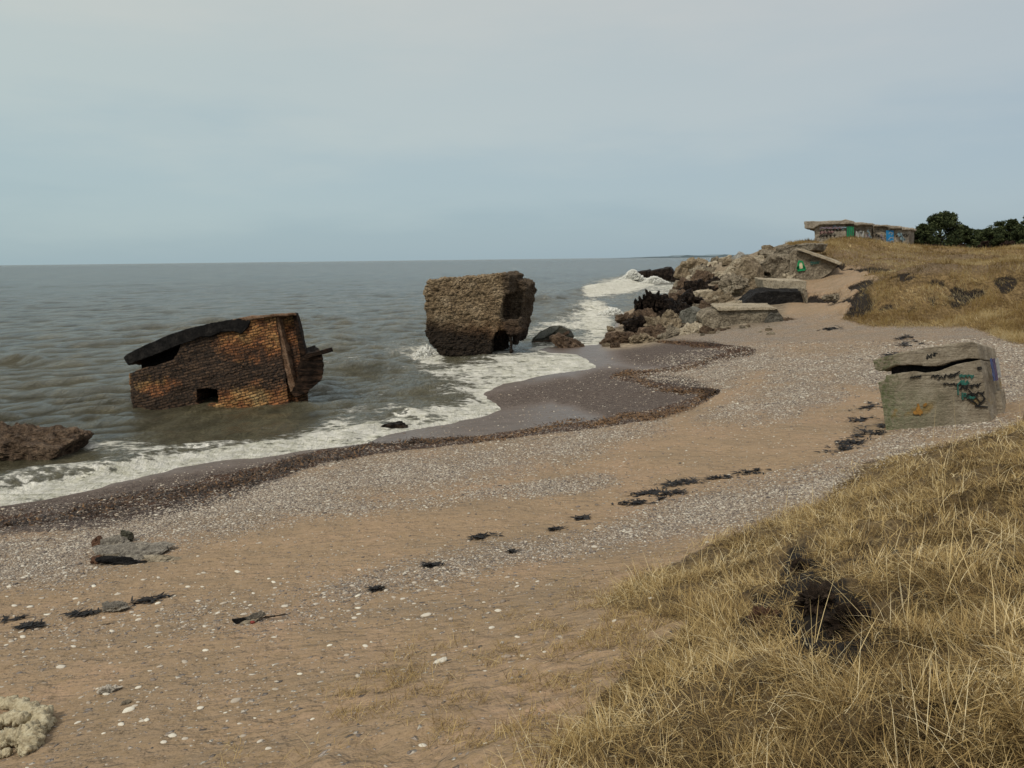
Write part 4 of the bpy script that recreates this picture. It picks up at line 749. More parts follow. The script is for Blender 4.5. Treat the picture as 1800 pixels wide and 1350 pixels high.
# black weedy jagged rocks
JG = 'black weed covered rocks on the seaward side'
tr('jagged_rock', [(1114, 562), (1117, 528), (1121, 534), (1124, 524), (1128, 538), (1134, 522), (1139, 518), (1142, 526), (1147, 522), (1145, 536), (1150, 538), (1152, 522), (1160, 521), (1160, 530), (1168, 526), (1170, 534), (1178, 542), (1180, 562)], 63, (1, 1.8, 0), ROCKK, 'spiky black rock with broken upright teeth at the water edge', rough=.16, voxel=.07, nsc=1.6)
JR = [o for o in bpy.data.objects if o.name == 'jagged_rock'][0]
for i, (a, b, w_, h_) in enumerate([(1118, 536, .16, .55), (1124, 534, .13, .6), (1134, 530, .2, .65), (1141, 527, .22, .75), (1147, 531, .15, .5), (1156, 530, .2, .7), (1162, 532, .22, .55), (1170, 536, .2, .5)]):
    q = P(a, b, 62.7)-np.array(JR.location); rock('spire', tuple(q), (w_, .3, h_), 400+i, ROCKK, parent=JR, rot=(0, R(random.uniform(-14, 14)), 0), rough=.22, sub=4, nsc=2)
for i, (a, b, yy, sx_, sz_) in enumerate([(1190, 552, 66, 1.2, .9), (1205, 535, 72, 1.3, 1.0), (1222, 516, 84, 1.5, 1.2), (1238, 502, 95, 1.9, 1.5), (1180, 565, 62, 1.2, .8), (1232, 492, 108, 2.2, 1.6), (1248, 484, 118, 1.6, 1.2)]):
    lab = ['black weedy rock next to the spiky one', 'black rock halfway up the weedy slope below the large pale boulder', 'black rock left of the large pale boulder', 'broad dark brown rock above the large pale boulder', 'low black rock at the foot of the spiky one', 'curved black rock near the top of the weedy slope', 'topmost dark rock of the weedy slope'][i]
    rock('weedy_rock', P(a, b, yy), (sx_, 1.6, sz_), 70+i, ROCKB if i in (3, 6) else ROCKK, lab, 'rock', rot=(0, R(-35), R(20*i)), rough=.25, nsc=2.2)
for i, (a, b, yy, sx_, sy_, sz_, mt, lab) in enumerate([
        (1098, 560, 62, .75, .7, .42, ROCKB, 'brown rock jutting out farthest into the white surf'), (1118, 572, 60, 1.2, 1, .75, ROCKK, 'dark knobbly rock below the spiky black one'), (1138, 560, 61, 1.0, 1, .6, ROCKB, 'brown rock against the base of the spiky one'),
        (1078, 598, 56, .95, .8, .5, ROCKB, 'smooth brown rock nearest the sea at the beach corner'), (1102, 594, 56, .7, .7, .5, ROCKB, 'middle brown rock of the beach corner row'), (1128, 597, 55, 1.0, .8, .42, ROCKT, 'ochre rock at the beach corner beside the weed'),
        (1145, 585, 57, 1.0, .9, .5, ROCKB, 'brown rock behind the ochre one'), (1160, 574, 59, 1.3, 1, .6, ROCKT, 'yellowish rock below the weedy slope'), (1178, 562, 61, .9, .9, .7, ROCKT, 'pointed tan rock left of the blue grey slab'),
        (1180, 588, 56.5, 1.5, .9, .35, CONC, 'flat tan rock spreading over the pebbles'), (1215, 580, 56, 1.3, .8, .35, CONCL, 'flat pale rock before the blue grey slab'), (1235, 590, 54.5, .6, .5, .25, ROCKT, 'reddish flat stone on the pebbles before the headland'), (1262, 584, 55, .9, .5, .22, ROCKB, 'low brown stone below the long block'),
        (1310, 580, 55, 1.0, .5, .16, CONCL, 'pale flat stone under the long block'), (1360, 578, 54.5, .8, .5, .14, CONCL, 'pale flat stone below the grey fractured rock'), (1386, 566, 56, .55, .5, .3, ROCKB, 'dark rough stone just right of the long block'), (1420, 571, 55, .35, .4, .2, ROCKB, 'blue grey stone at the foot of the sandy gully'), (1436, 570, 55, .4, .4, .16, ROCKT, 'orange stone at the foot of the sandy gully'),
        (1462, 523, 62, .55, .7, .3, CONC, 'tan boulder lying in the dark hollow of the gully'), (1290, 500, 74, 1.6, 1.2, 1.0, CONC, 'grey chunk on the left flank of the pointed heap'), (1262, 498, 92, 1.3, 1.2, .6, ROCKK, 'small black rock under the flat slab'), (1205, 505, 120, 1.6, 2, .9, ROCKB, 'dark brown rock above the surf inlet'), (1350, 506, 70, 1.1, 1, .6, ROCKT, 'tan chunk left of the pale smooth slab')]):
    rock('rock', P(a, b, yy), (sx_, sy_, sz_), 90+i, mt, lab, 'rock', rot=(R(random.uniform(-12, 12)), R(random.uniform(-18, 12)), R(random.uniform(0, 90))), rough=.2, nsc=2.0)
# loose rubble: individual chunks strewn over the slope
VAR = []
for i in range(10):
    V, F = rockV(200+i, (1, random.uniform(.7, 1), random.uniform(.5, .8)), sub=4, planes=9, rough=.14, nsc=2.2, box=i % 3 == 0); VAR.append(npmesh('chunk', V, F))
ZN = [((1190, 1250, 456, 496), 34, 1.0, (CONC, ROCKT, CONCL)), ((1255, 1400, 455, 545), 85, .55, (CONCL, ROCKT, CONCL)), ((1165, 1260, 530, 590), 40, .42, (ROCKT, CONC, ROCKB)), ((1060, 1165, 560, 612), 30, .4, (ROCKB, ROCKT, ROCKT)), ((1180, 1260, 492, 545), 38, .6, (ROCKB, ROCKK, CONC)), ((1225, 1385, 574, 590), 20, .2, (CONCL, ROCKT, CONC)), ((1290, 1375, 440, 470), 26, .6, (ROCKT, CONC, ROCKT))]
LB = {'brown_rock': 'rough brown chunk among the loose rubble', 'weathered_concrete': 'grey tan concrete chunk among the loose rubble', 'tan_rock': 'tan broken chunk among the loose rubble', 'pale_concrete': 'pale concrete chunk among the loose rubble', 'black_wet_rock': 'wet black chunk among the loose rubble'}
vc = {}
rr_ = random.Random(5)
for zi, ((x0, x1, y0, y1), cnt, sz_, mats) in enumerate(ZN):
    for k_ in range(cnt):
        px_ = rr_.uniform(x0, x1); py_ = rr_.uniform(y0, y1); g_ = ground(px_, py_)
        if g_[1] > 190 or g_[2] < .05 or g_[1] < 50: continue
        mt = mats[rr_.choice((0, 0, 1, 2))]; key = (rr_.randrange(10), mt.name)
        if key not in vc: me_ = VAR[key[0]].copy(); me_.materials.clear(); me_.materials.append(mt); vc[key] = me_
        o = bpy.data.objects.new('rubble_chunk', vc[key]); COL.objects.link(o); s_ = sz_*rr_.uniform(.45, 1.25)*(g_[1]/70)**.5
        o.location = g_+np.array([0, 0, s_*.15]); o.scale = (s_, s_, s_); o.rotation_euler = (rr_.uniform(-.5, .5), rr_.uniform(-.5, .5), rr_.uniform(0, 6.28))
        zone_ = ['at the outer end of the headland', 'on the upper slope of the headland', 'above the beach end of the headland', 'at the beach corner by the surf', 'on the seaward weedy slope', 'in front of the long low block', 'along the headland crest'][zi]
        q3 = (s_/(sz_*(g_[1]/70)**.5)-.45)/.8; sw = 'smallish' if q3 < .33 else ('middling' if q3 < .66 else 'large'); fx = (px_-x0)/(x1-x0); fy = (py_-y0)/(y1-y0)
        tag(o, sw+' '+LB[mt.name].replace(' among the loose rubble', '')+', '+('left' if fx < .33 else 'middle' if fx < .66 else 'right')+' '+('upper' if fy < .5 else 'lower')+' rubble '+zone_, 'rock', 'loose rubble '+zone_)
# spray where the swell hits the tip
V, F = [], []
def blobs(centers, rads, sub=1):
    D, Fi = ICO[sub]; n_b = len(centers); V_ = centers[:, None, :]+D[None]*rads[:, None, None]; F_ = Fi[None]+(np.arange(n_b)*len(D))[:, None, None]; return V_.reshape(-1, 3), F_.reshape(-1, 3)
sr = np.random.default_rng(11); cs = []
for (a, b, yy, wx, hz_, n_b) in [(1112, 491, 190, 2.4, 2.3, 4200), (1150, 497, 188, 2.6, 1.5, 2600), (1085, 502, 180, 4, .7, 1500), (747, 624, 50, .6, .5, 500), (1078, 552, 66, .8, .5, 500)]:
    c_ = P(a, b, yy); q = sr.normal(size=(n_b, 3))*np.array([wx/2, .8, 0]); q[:, 2] = sr.random(n_b)**1.6*hz_*np.exp(-(q[:, 0]/wx)**2*1.5); cs.append((c_+q, sr.lognormal(-2.4, .45, n_b)*(yy/190)**.5))
V, F = blobs(np.concatenate([c[0] for c in cs]), np.concatenate([c[1] for c in cs])); V = V+sr.normal(0, .02, V.shape)
mm = M('spray'); SPR = mm.done(mm.mix(mm.noise(mm.pos(), 3, 3), (.70, .70, .66), (.85, .85, .80)), .9); mm.b.inputs['Alpha'].default_value = .55
tag(link('sea_spray', npmesh('spray', V, F, smooth=True), SPR), 'white spray and foam thrown up where swells hit the rocks', 'spray', kind='stuff')
# ------------------------------------------------------------------ pines and shrubs behind the dune
def crownmat(name, a, b, c_):
    m = M(name); at_ = m.attr('tone', 'Fac'); m.b.inputs['Subsurface Weight'].default_value = 0; return m.done(m.ramp(at_, [(0, a), (.5, b), (1, c_)]), .8, spec=.1)
PINE = crownmat('pine_needles', (.010, .016, .008), (.04, .052, .022), (.115, .13, .055))
SHR = crownmat('bare_twigs', (.012, .008, .007), (.035, .022, .018), (.075, .05, .04))
BARK = concrete('bark', (.03, .022, .016), (.06, .045, .032), (.10, .075, .055), 6, .03)
def tree(name, base_, w_, h_, seed, mat, label, cat, n=9000, leaf=.20, lobes=26, trunk=True, group=None):
    r_ = np.random.default_rng(seed); root = empty(name, tuple(base_), label, cat, group)
    L_c = []
    for i in range(lobes):
        t = r_.random()**.8; ang = r_.uniform(0, 6.28); rad_ = (w_/2)*(1-.75*t**1.6)*r_.uniform(.35, .95); L_c.append((math.cos(ang)*rad_, math.sin(ang)*rad_, h_*(.10+.84*t), r_.uniform(.08, .17)*w_*(1-.45*t)))
    L_c = np.array(L_c); k = r_.integers(0, lobes, n); d = r_.normal(size=(n, 3)); d /= np.linalg.norm(d, axis=1)[:, None]; rr2 = r_.random(n)**.4
    pos_ = L_c[k, :3]+d*(L_c[k, 3]*rr2)[:, None]*np.array([1, 1, .62]); pos_[:, 2] = np.maximum(pos_[:, 2], .05)
    u_ = r_.normal(size=(n, 3)); u_[:, 2] = np.abs(u_[:, 2])*.8; u_ /= np.linalg.norm(u_, axis=1)[:, None]; v_ = np.cross(u_, r_.normal(size=(n, 3))); v_ /= np.linalg.norm(v_, axis=1)[:, None]
    sz2 = leaf*r_.uniform(.6, 1.5, n)[:, None]; V = np.stack([pos_-v_*sz2*.28, pos_+v_*sz2*.28, pos_+u_*sz2+v_*sz2*.1, pos_+u_*sz2-v_*sz2*.1], 1).reshape(-1, 3)
    tone = np.repeat(np.clip(r_.random(n)*.55+.45*_hash(k, k*0, k*0, 3)*r_.uniform(.6, 1, n), 0, 1), 4)
    link('crown', npmesh('crown', V, np.arange(n*4).reshape(-1, 4), {'tone': tone}), mat, root)
    if trunk:
        V = []; F_ = []
        def limb(p0, p1, r0, r1):
            p0 = np.array(p0); p1 = np.array(p1); t_ = (p1-p0)/np.linalg.norm(p1-p0); a_ = np.cross(t_, (.3, .9, .1)); a_ /= np.linalg.norm(a_); b_ = np.cross(t_, a_); s_ = len(V)
            for q, rd in ((p0, r0), ((p0+p1)/2+a_*r0*.5, (r0+r1)/2), (p1, r1)):
                for j in range(6): V.append(q+(a_*math.cos(j*1.047)+b_*math.sin(j*1.047))*rd)
            for q in (0, 6):
                for j in range(6): F_.append((s_+q+j, s_+q+(j+1) % 6, s_+q+6+(j+1) % 6, s_+q+6+j))
        limb((0, 0, -.4), (.1, 0, h_*.8), w_*.03+.06, .04)
        for i in range(0, lobes, 2): limb((0, 0, L_c[i, 2]*.6), L_c[i, :3], .06, .02)
        link('trunk', npmesh('trunk', V, F_), BARK, root)
    return root
def gz_at(x, y): return float(height(np.array([x]), np.array([y]))[0])
for i, (px_, yb, Y_, wpx, hpx, lab) in enumerate([(1652, 440, 112, 104, 66, 'broad dark pine nearest the end of the battery ruin'), (1622, 438, 108, 50, 42, 'low dark pine pressed against the right end of the battery ruin'), (1690, 441, 118, 54, 44, 'small pine filling the right flank of the broad pine'), (1742, 440, 126, 70, 44, 'low round pine in the middle of the far thicket'),
                                      (1775, 440, 122, 56, 54, 'tall pine with a domed top near the right edge'), (1806, 440, 118, 60, 60, 'pine cut by the right edge of the picture'), (1718, 440, 160, 60, 40, 'pale distant pine seen between nearer ones'), (1755, 438, 175, 70, 50, 'distant pine behind the domed one')]):
    q = P(px_, yb, Y_); z_ = gz_at(q[0], q[1]); z_ = q[2] if abs(z_-q[2]) > 1.0 else z_
    tree('pine_tree', (q[0], q[1], z_-.2), wpx*Y_/F_PX, hpx*Y_/F_PX, 300+i, PINE, lab, 'tree', n=11000 if i < 6 else 6000, leaf=.24, lobes=70, group='pines behind the dune')
for i, (px_, yb, Y_, wpx, hpx, lab) in enumerate([(1730, 443, 104, 30, 18, 'dark bare bush standing on the grass before the pines'), (1775, 442, 104, 44, 13, 'reddish bare thicket left of the right edge'), (1800, 442, 104, 30, 14, 'reddish bare bush cut by the right edge'), (1690, 444, 100, 22, 9, 'small dark bush on the grass under the broad pine'), (1640, 441, 104, 50, 7, 'low dark growth along the foot of the broad pine')]):
    q = P(px_, yb, Y_); z_ = gz_at(q[0], q[1]); z_ = q[2] if abs(z_-q[2]) > .8 else z_
    tree('bare_bush', (q[0], q[1], z_-.1), wpx*Y_/F_PX, hpx*Y_/F_PX, 330+i, SHR, lab, 'bush', n=3500, leaf=.13, lobes=16, trunk=False, group='bare bushes before the pines')
# ------------------------------------------------------------------ grass blades
def blades(pos, ln, wd_, az, lean, curl, tone, rows=4):
    """pos (n,3); each blade a bent tapering ribbon"""
    n = len(pos); hx = np.cos(az); hy = np.sin(az); V = np.empty((n, rows, 2, 3)); cur = pos.copy(); ang = lean.copy(); px_ = -hy; py_ = hx
    tw = rng.uniform(-.8, .8, n); sxn = px_*np.cos(tw)+hx*np.sin(tw)*.3; syn = py_*np.cos(tw)+hy*np.sin(tw)*.3
    for r_ in range(rows):
        w_ = wd_*(1-r_/(rows-1))**.6*.5+wd_*.04
        side = np.stack([sxn*w_, syn*w_, np.sin(tw)*w_*.6], 1)
        V[:, r_, 0] = cur-side; V[:, r_, 1] = cur+side
        st = ln/(rows-1); cur = cur+np.stack([hx*np.sin(ang)*st, hy*np.sin(ang)*st, np.cos(ang)*st], 1); ang = ang+curl/(rows-1)
    V = V.reshape(-1, 3); b = (np.arange(n)*rows*2)[:, None]
    F_ = np.concatenate([b+np.array([[2*r_, 2*r_+1, 2*r_+3, 2*r_+2]]) for r_ in range(rows-1)]); return V, F_, np.repeat(tone, rows*2)
m = M('dry_grass'); at_ = m.attr('tone', 'Fac')
c = m.ramp(at_, [(0, (.022, .014, .008)), (.22, (.10, .064, .028)), (.45, (.26, .175, .070)), (.7, (.46, .335, .145)), (.9, (.62, .49, .26)), (1, (.74, .63, .40))])
tr_ = m.N('ShaderNodeBsdfTranslucent'); m.L(c, tr_.inputs[0]); mx_ = m.N('ShaderNodeMixShader'); mx_.inputs[0].default_value = .2; outm = m.n['Material Output']; m.L(m.b.outputs[0], mx_.inputs[1]); m.L(tr_.outputs[0], mx_.inputs[2]); m.L(mx_.outputs[0], outm.inputs[0])
GRASS = m.done(c, .75, spec=.15)
def near_points(n_try, dens=None, rmin=2.0, rmax=17):
    u = rng.random(n_try); r_ = rmin*(rmax/rmin)**(u**.85); a_ = np.radians(rng.uniform(-12, 40, n_try)); x = r_*np.sin(a_); y = r_*np.cos(a_); return x, y, r_
def emit_near(n_try, lnr, wdr, tone_mu, seed_, lean_lo=.3, lean_hi=1.45, clump=True, thin=1.0, keepf=None):
    x, y, r_ = near_points(n_try); z = height(x, y); pp = np.stack([x, y, z], 1); a, b = proj(pp)
    g_ = pmask(a, b, NEARG, 30, 1.6); g_ = np.where(a > 1800, 1, g_); e_ = strokes(a, b, EARN, soft=.7, asp=1.0)
    dn = fb2(x, y, 1.3, 3, 44); ed = fb2(x, y, 2.6, 3, 45)
    # thins out towards the bare sand
    keep_ = rng.random(n_try) < np.clip(g_*1.25-.12+dn*.4*(1-g_*.4), 0, 1)*(g_ > .08)*np.where(g_ > .3, .18+.82*sst(-.35, .35, fb2(x, y, 2.3, 3, 47)), 1)*(1-.93*np.clip(e_, 0, 1))*thin
    if keepf is not None: keep_ &= keepf(a, b, x, y)
    x, y, z, r_, dn, ed = [q[keep_] for q in (x, y, z, r_, dn, ed)]; n = len(x)
    if clump:
        cx_ = np.floor(x/.13+.5*ed); cy_ = np.floor(y/.13+.5*dn); hsh = _hash(cx_.astype(np.int64), cy_.astype(np.int64), cx_.astype(np.int64)*0, seed_); h2 = _hash(cx_.astype(np.int64), cy_.astype(np.int64), cx_.astype(np.int64)*0, seed_+9)
    else: hsh = rng.random(n); h2 = rng.random(n)
    az = 3.3+2.6*fb2(x, y, 1.2, 2, 61)+(hsh-.5)*4.4+rng.normal(0, 1.1, n)
    lean = lean_lo+(lean_hi-lean_lo)*np.clip(h2*.55+rng.random(n)*.55, 0, 1); curl = rng.uniform(-.5, 1.5, n)
    ln = rng.uniform(*lnr, n)*(.75+.5*hsh); wd_ = rng.uniform(*wdr, n)*(.75+.06*r_)
    tone = np.clip(tone_mu+.34*(hsh-.5)+.20*dn+rng.normal(0, .23, n), 0, 1)
    return blades(np.stack([x, y, z-.01], 1), ln, wd_, az, lean, curl, tone)
parts = [emit_near(330000, (.10, .25), (.0030, .0052), .54, 1, .4, 1.55), emit_near(160000, (.07, .18), (.0035, .006), .30, 2, .8, 1.7), emit_near(14000, (.22, .48), (.0028, .0046), .74, 3, .2, 1.35),
         emit_near(60000, (.12, .26), (.003, .005), .46, 4, 1.1, 1.75)]
V = np.concatenate([q[0] for q in parts]); F = []; off_ = 0
for q in parts: F.append(q[1]+off_); off_ += len(q[0])
tag(link('dune_grass', npmesh('dune_grass', V, np.concatenate(F), {'tone': np.concatenate([q[2] for q in parts])}), GRASS), 'matted straw coloured dune grass covering the near slope', 'grass', kind='stuff')
# tall single stalks that stand out
def stalk_set(lst, name, label):
    P_, ln, wd_, az, le, cu, to = [], [], [], [], [], [], []
    for (a, b, L_, A_, le_, cu_) in lst:
        g_ = ground(a, b); P_.append(g_); ln.append(L_); wd_.append(.006); az.append(A_); le.append(le_); cu.append(cu_); to.append(.9)
    V, F_, t_ = blades(np.array(P_), np.array(ln), np.array(wd_), np.array(az), np.array(le), np.array(cu), np.array(to), 6); 
    return tag(link(name, npmesh(name, V, F_, {'tone': t_}), GRASS), label, 'grass', kind='stuff')
rs = random.Random(9)
stalk_set([(rs.uniform(1350, 1800), rs.uniform(830, 1250), rs.uniform(.3, .6), rs.uniform(0, 6.28), rs.uniform(.05, .9), rs.uniform(.1, .9)) for _ in range(70)]+[(1640, 775, .8, 1, .05, .2), (1680, 780, .9, 2, .1, .1), (1665, 790, .7, 3, .3, .2), (1725, 770, .9, 2.5, .4, .1), (1598, 812, .7, 3, .3, .3), (1795, 760, .8, 2, .1, .3)], 'grass_stalks', 'tall pale dry stalks rising above the near dune grass')
# sparse straws on the open sand left of the dune
def emit_sparse(n_try):
    x = rng.uniform(-3.5, 3.2, n_try); y = rng.uniform(3.6, 11.5, n_try); z = height(x, y); a, b = proj(np.stack([x, y, z], 1))
    SPR_ = [[(600, 1240, 40, .7), (720, 1195, 60, .5), (800, 1150, 60, .35), (1000, 1100, 60, .4)], [(700, 1205, 18, .9)], [(895, 1135, 22, .95)], [(650, 1320, 140, .22), (850, 1290, 150, .5), (1000, 1200, 130, .75), (1080, 1110, 110, .8)], [(1180, 1100, 60, .9)], [(420, 1330, 40, .2)], [(780, 1215, 30, .6)], [(620, 1225, 20, 1)], [(1100, 1040, 60, .4), (1200, 1000, 40, .4)]]
    mk = strokes(a, b, SPR_, soft=.8, asp=1.6); dn = fb2(x, y, 4.0, 3, 31)
    k = rng.random(n_try) < mk*sst(-.15, .5, dn+.2*(mk > .6)); x, y, z = x[k], y[k], z[k]; n = len(x)
    return blades(np.stack([x, y, z], 1), rng.uniform(.05, .17, n), rng.uniform(.0025, .0045, n), rng.uniform(0, 6.28, n), rng.uniform(.5, 1.6, n), rng.uniform(0, .8, n), np.clip(rng.normal(.5, .2, n), 0, 1))
V, F, t_ = emit_sparse(170000)
tag(link('straw_tufts', npmesh('straw', V, F, {'tone': t_}), GRASS), 'sparse dry straws and thin tufts on the sand below the dune', 'grass', kind='stuff')
# far dune grass
n_try = 260000
r_ = np.sqrt(rng.uniform(44**2, 125**2, n_try))*1.0; r_ = 44*(125/44)**(rng.random(n_try)**.9); a_ = np.radians(rng.uniform(18, 36, n_try)); x = r_*np.sin(a_); y = r_*np.cos(a_); z = height(x, y); a, b = proj(np.stack([x, y, z], 1))
fg = pmask(a, b, FARG, 5)*(1-.8*np.clip(strokes(a, b, PATH, soft=.6, asp=3), 0, 1))*(1-.8*np.clip(earth(x, y), 0, 1))
dn = fb2(x, y, .35, 4, 71)
k = (rng.random(n_try) < fg*np.clip(.75+.5*dn, 0, 1)); x, y, z, r_, dn = x[k], y[k], z[k], r_[k], dn[k]; n = len(x)
hs = _hash(np.floor(x/.8).astype(np.int64), np.floor(y/.8).astype(np.int64), np.zeros(n, np.int64), 3)
V, F, t_ = blades(np.stack([x, y, z-.03], 1), rng.uniform(.25, .60, n)*(.6+.7*hs), .012*(r_/45)*rng.uniform(.8, 2.2, n), 3.5+(hs-.5)*2.5+rng.normal(0, .6, n), rng.uniform(.4, 1.35, n), rng.uniform(.1, 1.0, n), np.clip(.62+.38*dn+.34*(hs-.5)+rng.normal(0, .14, n), 0, 1), 3)
tag(link('far_dune_grass', npmesh('far_dune_grass', V, F, {'tone': t_}), GRASS), 'tan dune grass covering the banks behind the beach', 'grass', kind='stuff')
# ------------------------------------------------------------------ pebbles
m = M('pebble_stone'); at_ = m.attr('tone', 'Fac'); n = m.noise(m.pos(), 60, 3)
c = m.ramp(at_, [(0, (.07, .06, .055)), (.2, (.17, .14, .12)), (.4, (.31, .25, .19)), (.6, (.39, .34, .275)), (.8, (.50, .46, .39)), (1, (.62, .59, .50))]); c = m.mix(m.rng(n, .5, .8, 0, .3), c, (.2, .17, .14)); PEBM = m.done(c, .7, m.bump(n, .3, .01))
def pebbles(x, y, size, tone, sub=1, sink=.25):
    n = len(x); z = height(x, y); D, Fi = ICO[sub]; q = D[None]*(1+rng.normal(0, .10, (n, len(D), 1))); S = np.stack([size*rng.uniform(.8, 1.5, n), size*rng.uniform(.6, 1, n), size*rng.uniform(.28, .55, n)], 1)
    q = q*S[:, None, :]; an = rng.uniform(0, 6.28, n); ca, sa = np.cos(an)[:, None], np.sin(an)[:, None]; V = np.stack([q[..., 0]*ca-q[..., 1]*sa, q[..., 0]*sa+q[..., 1]*ca, q[..., 2]], 2)
    V += np.stack([x, y, z+S[:, 2]*sink], 1)[:, None, :]; F_ = (Fi[None]+(np.arange(n)*len(D))[:, None, None]).reshape(-1, 3); return V.reshape(-1, 3), F_, np.repeat(tone, len(D))
n_try = 640000
r_ = 5*(48/5)**(rng.random(n_try)**.62); a_ = np.radians(rng.uniform(-36, 35, n_try)); x = r_*np.sin(a_); y = r_*np.cos(a_); d_ = shore_d(x, y)
k = d_ > .5; x, y, r_ = x[k], y[k], r_[k]
z = height(x, y); a, b = proj(np.stack([x, y, z], 1)); pk = strokes(a, b, PEB, soft=.95)*(1-strokes(a, b, SANDY, soft=.9))*(.75+.45*fb2(x, y, 1.3, 4, 57)); gk = gmask(a, b, r_); wk = strokes(a, b, [WRACK, WRACK2], soft=.35)
pk = np.clip(np.maximum(pk+fb2(x, y, .35, 4, 55)*.28*pk/(pk+.2), .03), 0, 1)*(1-gk)
pk *= .25+.75*sst(7, 17, r_); pk = np.maximum(pk, wk*.5)
k = rng.random(len(x)) < pk; x, y, r_, wk = x[k], y[k], r_[k], wk[k]; n = len(x)
V, F, t_ = pebbles(x, y, np.clip(rng.lognormal(-4.25, .40, n), .006, .045)*(.60+r_/34), np.clip(rng.beta(1.7, 2.1, n)-.35*wk, 0, 1))
tag(link('pebble_cover', npmesh('pebble_cover', V, F, {'tone': t_}, True), PEBM), 'small grey and tan pebbles strewn in bands over the beach', 'pebbles', kind='stuff')
# larger pale stones on open sand, each its own thing
rs = random.Random(21); SV = []
for i in range(8):
    rg2 = np.random.default_rng(500+i); D, Fi = ICO[3]; V = D*np.array([1.3, .85, .45])*(1+.13*fbm(D+i*5, 1.3, 3, i)[:, None]); SV.append(V)
smat = {}
def stonemesh(i, tone): 
    kk = (i, round(tone, 1))
    if kk not in smat: smat[kk] = npmesh('stone', SV[i], ICO[3][1], {'tone': np.full(len(SV[i]), kk[1])}, True); smat[kk].materials.append(PEBM)
    return smat[kk]
def stone(a, b, wpx, tone, label, group=None):
    g_ = ground(a, b); s_ = wpx*g_[1]/F_PX/2.4; o = bpy.data.objects.new('stone', stonemesh(rs.randrange(8), tone)); COL.objects.link(o); o.location = (g_[0], g_[1], g_[2]+s_*.1); o.scale = (s_,)*3; o.rotation_euler = (rs.uniform(-.2, .2), rs.uniform(-.2, .2), rs.uniform(-.9, .9)); tag(o, label, 'stone', group)
for a, b, w_, t_, lab in [(288, 1305, 13, .92, 'round bluish white stone alone on the sand at the bottom left'), (227, 1249, 22, 1, 'long white stone right below the pale scrap'), (258, 1266, 13, 1, 'flat white stone beside the long white one'), (213, 1274, 14, .95, 'oblong white stone nearest the rope coil'), (304, 1294, 16, .95, 'slender white stone above the bluish white one'),
                          (352, 1245, 14, .95, 'white stone alone halfway between rope coil and straws'), (415, 1232, 20, .55, 'flat pinkish stone half buried in sand'), (325, 1164, 14, .6, 'tan rounded stone in the middle of the pale pebble field'), (743, 1311, 16, .95, 'white stone at the bottom centre among straws'), (853, 1307, 10, .95, 'small white stone right of the bottom centre one'),
                          (775, 1163, 26, .9, 'long flat white stone touching the straw tufts'), (780, 1158, 14, .9, 'short white stone just behind the long flat one'), (888, 1134, 0, .9, ''), (750, 1082, 20, .85, 'broad pale stone in the open sand at the centre'), (107, 1173, 18, .8, 'pale stone far left above the rope coil'), (1145, 1052, 12, 1, 'white stone lying in the edge of the dune grass'), (393, 1061, 14, .6, 'brownish round stone above the driftwood'), (1080, 1092, 11, .9, 'white stone at the tip of the lower grass edge'), (890, 1155, 20, .4, 'low grey brown stone beside the green tuft')]:
    if w_: stone(a, b, w_, t_, lab)
def st_label(a, b):
    return 'small pale stone on open sand '+('left of' if a < 440 and b < 1110 else 'right of' if b < 1110 else 'below and left of' if a < 440 else 'below and right of')+' the driftwood, '+('far ' if abs(a-440) > 260 else 'near ')+('upper' if b < 1060 else 'middle' if b < 1150 else 'lower' if b < 1240 else 'lowest')+' part'
for i in range(150):
    a = rs.uniform(5, 980); b = rs.uniform(1045, 1330) if i % 3 else rs.uniform(1000, 1090)
    if a > 560 and b > 1180: continue
    if a < 130 and b > 1200: continue
    stone(a, b, rs.uniform(6, 13), rs.choice((.6, .7, .8, .9, .9, 1)), st_label(a, b), 'small pale stones on the foreground sand')
# ------------------------------------------------------------------ seaweed
m = M('seaweed'); at_ = m.attr('tone', 'Fac'); WEED = m.done(m.ramp(at_, [(0, (.004, .004, .004)), (.5, (.018, .012, .009)), (.8, (.07, .036, .016)), (1, (.17, .095, .04))]), .55)
x0_, y0_ = [], []
def along(pts, n):
    pts = np.array(pts); t = rng.random(n)*(len(pts)-1); i = np.minimum(t.astype(int), len(pts)-2); f = (t-i)[:, None]; q = pts[i]*(1-f)+pts[i+1]*f
    a = q[:, 0]+rng.normal(0, .42, n)*q[:, 2]; b = q[:, 1]+rng.normal(0, .42, n)*q[:, 2]/2.2+7*fb2(q[:, 0], q[:, 1]*0, .02, 3, 88)*(q[:, 2] > 9); return a, b, q[:, 3]
def to_ground(a, b, zg=.4):      # iterate the sight line down to the beach
    z = np.full(a.shape, zg)
    for _ in range(12):
        d = _f[None]*F_PX+_r[None]*(a-900)[:, None]-_u[None]*(b-675)[:, None]; t = (z-6)/d[:, 2]; X = d[:, 0]*t; Y = d[:, 1]*t; z = .5*z+.5*height(X, Y)
    return X, Y, height(X, Y)
A_, B_, T_ = [], [], []
for pts, cnt in ((WRACK, 26000), (WRACK2, 3500), (WRACK3, 4500)):
    a, b, q = along(pts, cnt); A_.append(a); B_.append(b)
a = np.concatenate(A_); b = np.concatenate(B_); X, Y, Z = to_ground(a, b); n = len(X)
cl = fb2(X, Y, 1.1, 3, 15); k = rng.random(n) < np.clip(.25+1.0*cl+.55*(a > 480), .06, 1); X, Y, Z, a, cl = X[k], Y[k], Z[k], a[k], cl[k]; n = len(X); dist_ = np.hypot(X, Y)
tn = np.clip(rng.normal(.62, .24, n)+.28*sst(700, 900, a)*(1-sst(1230, 1250, a)), 0, 1)
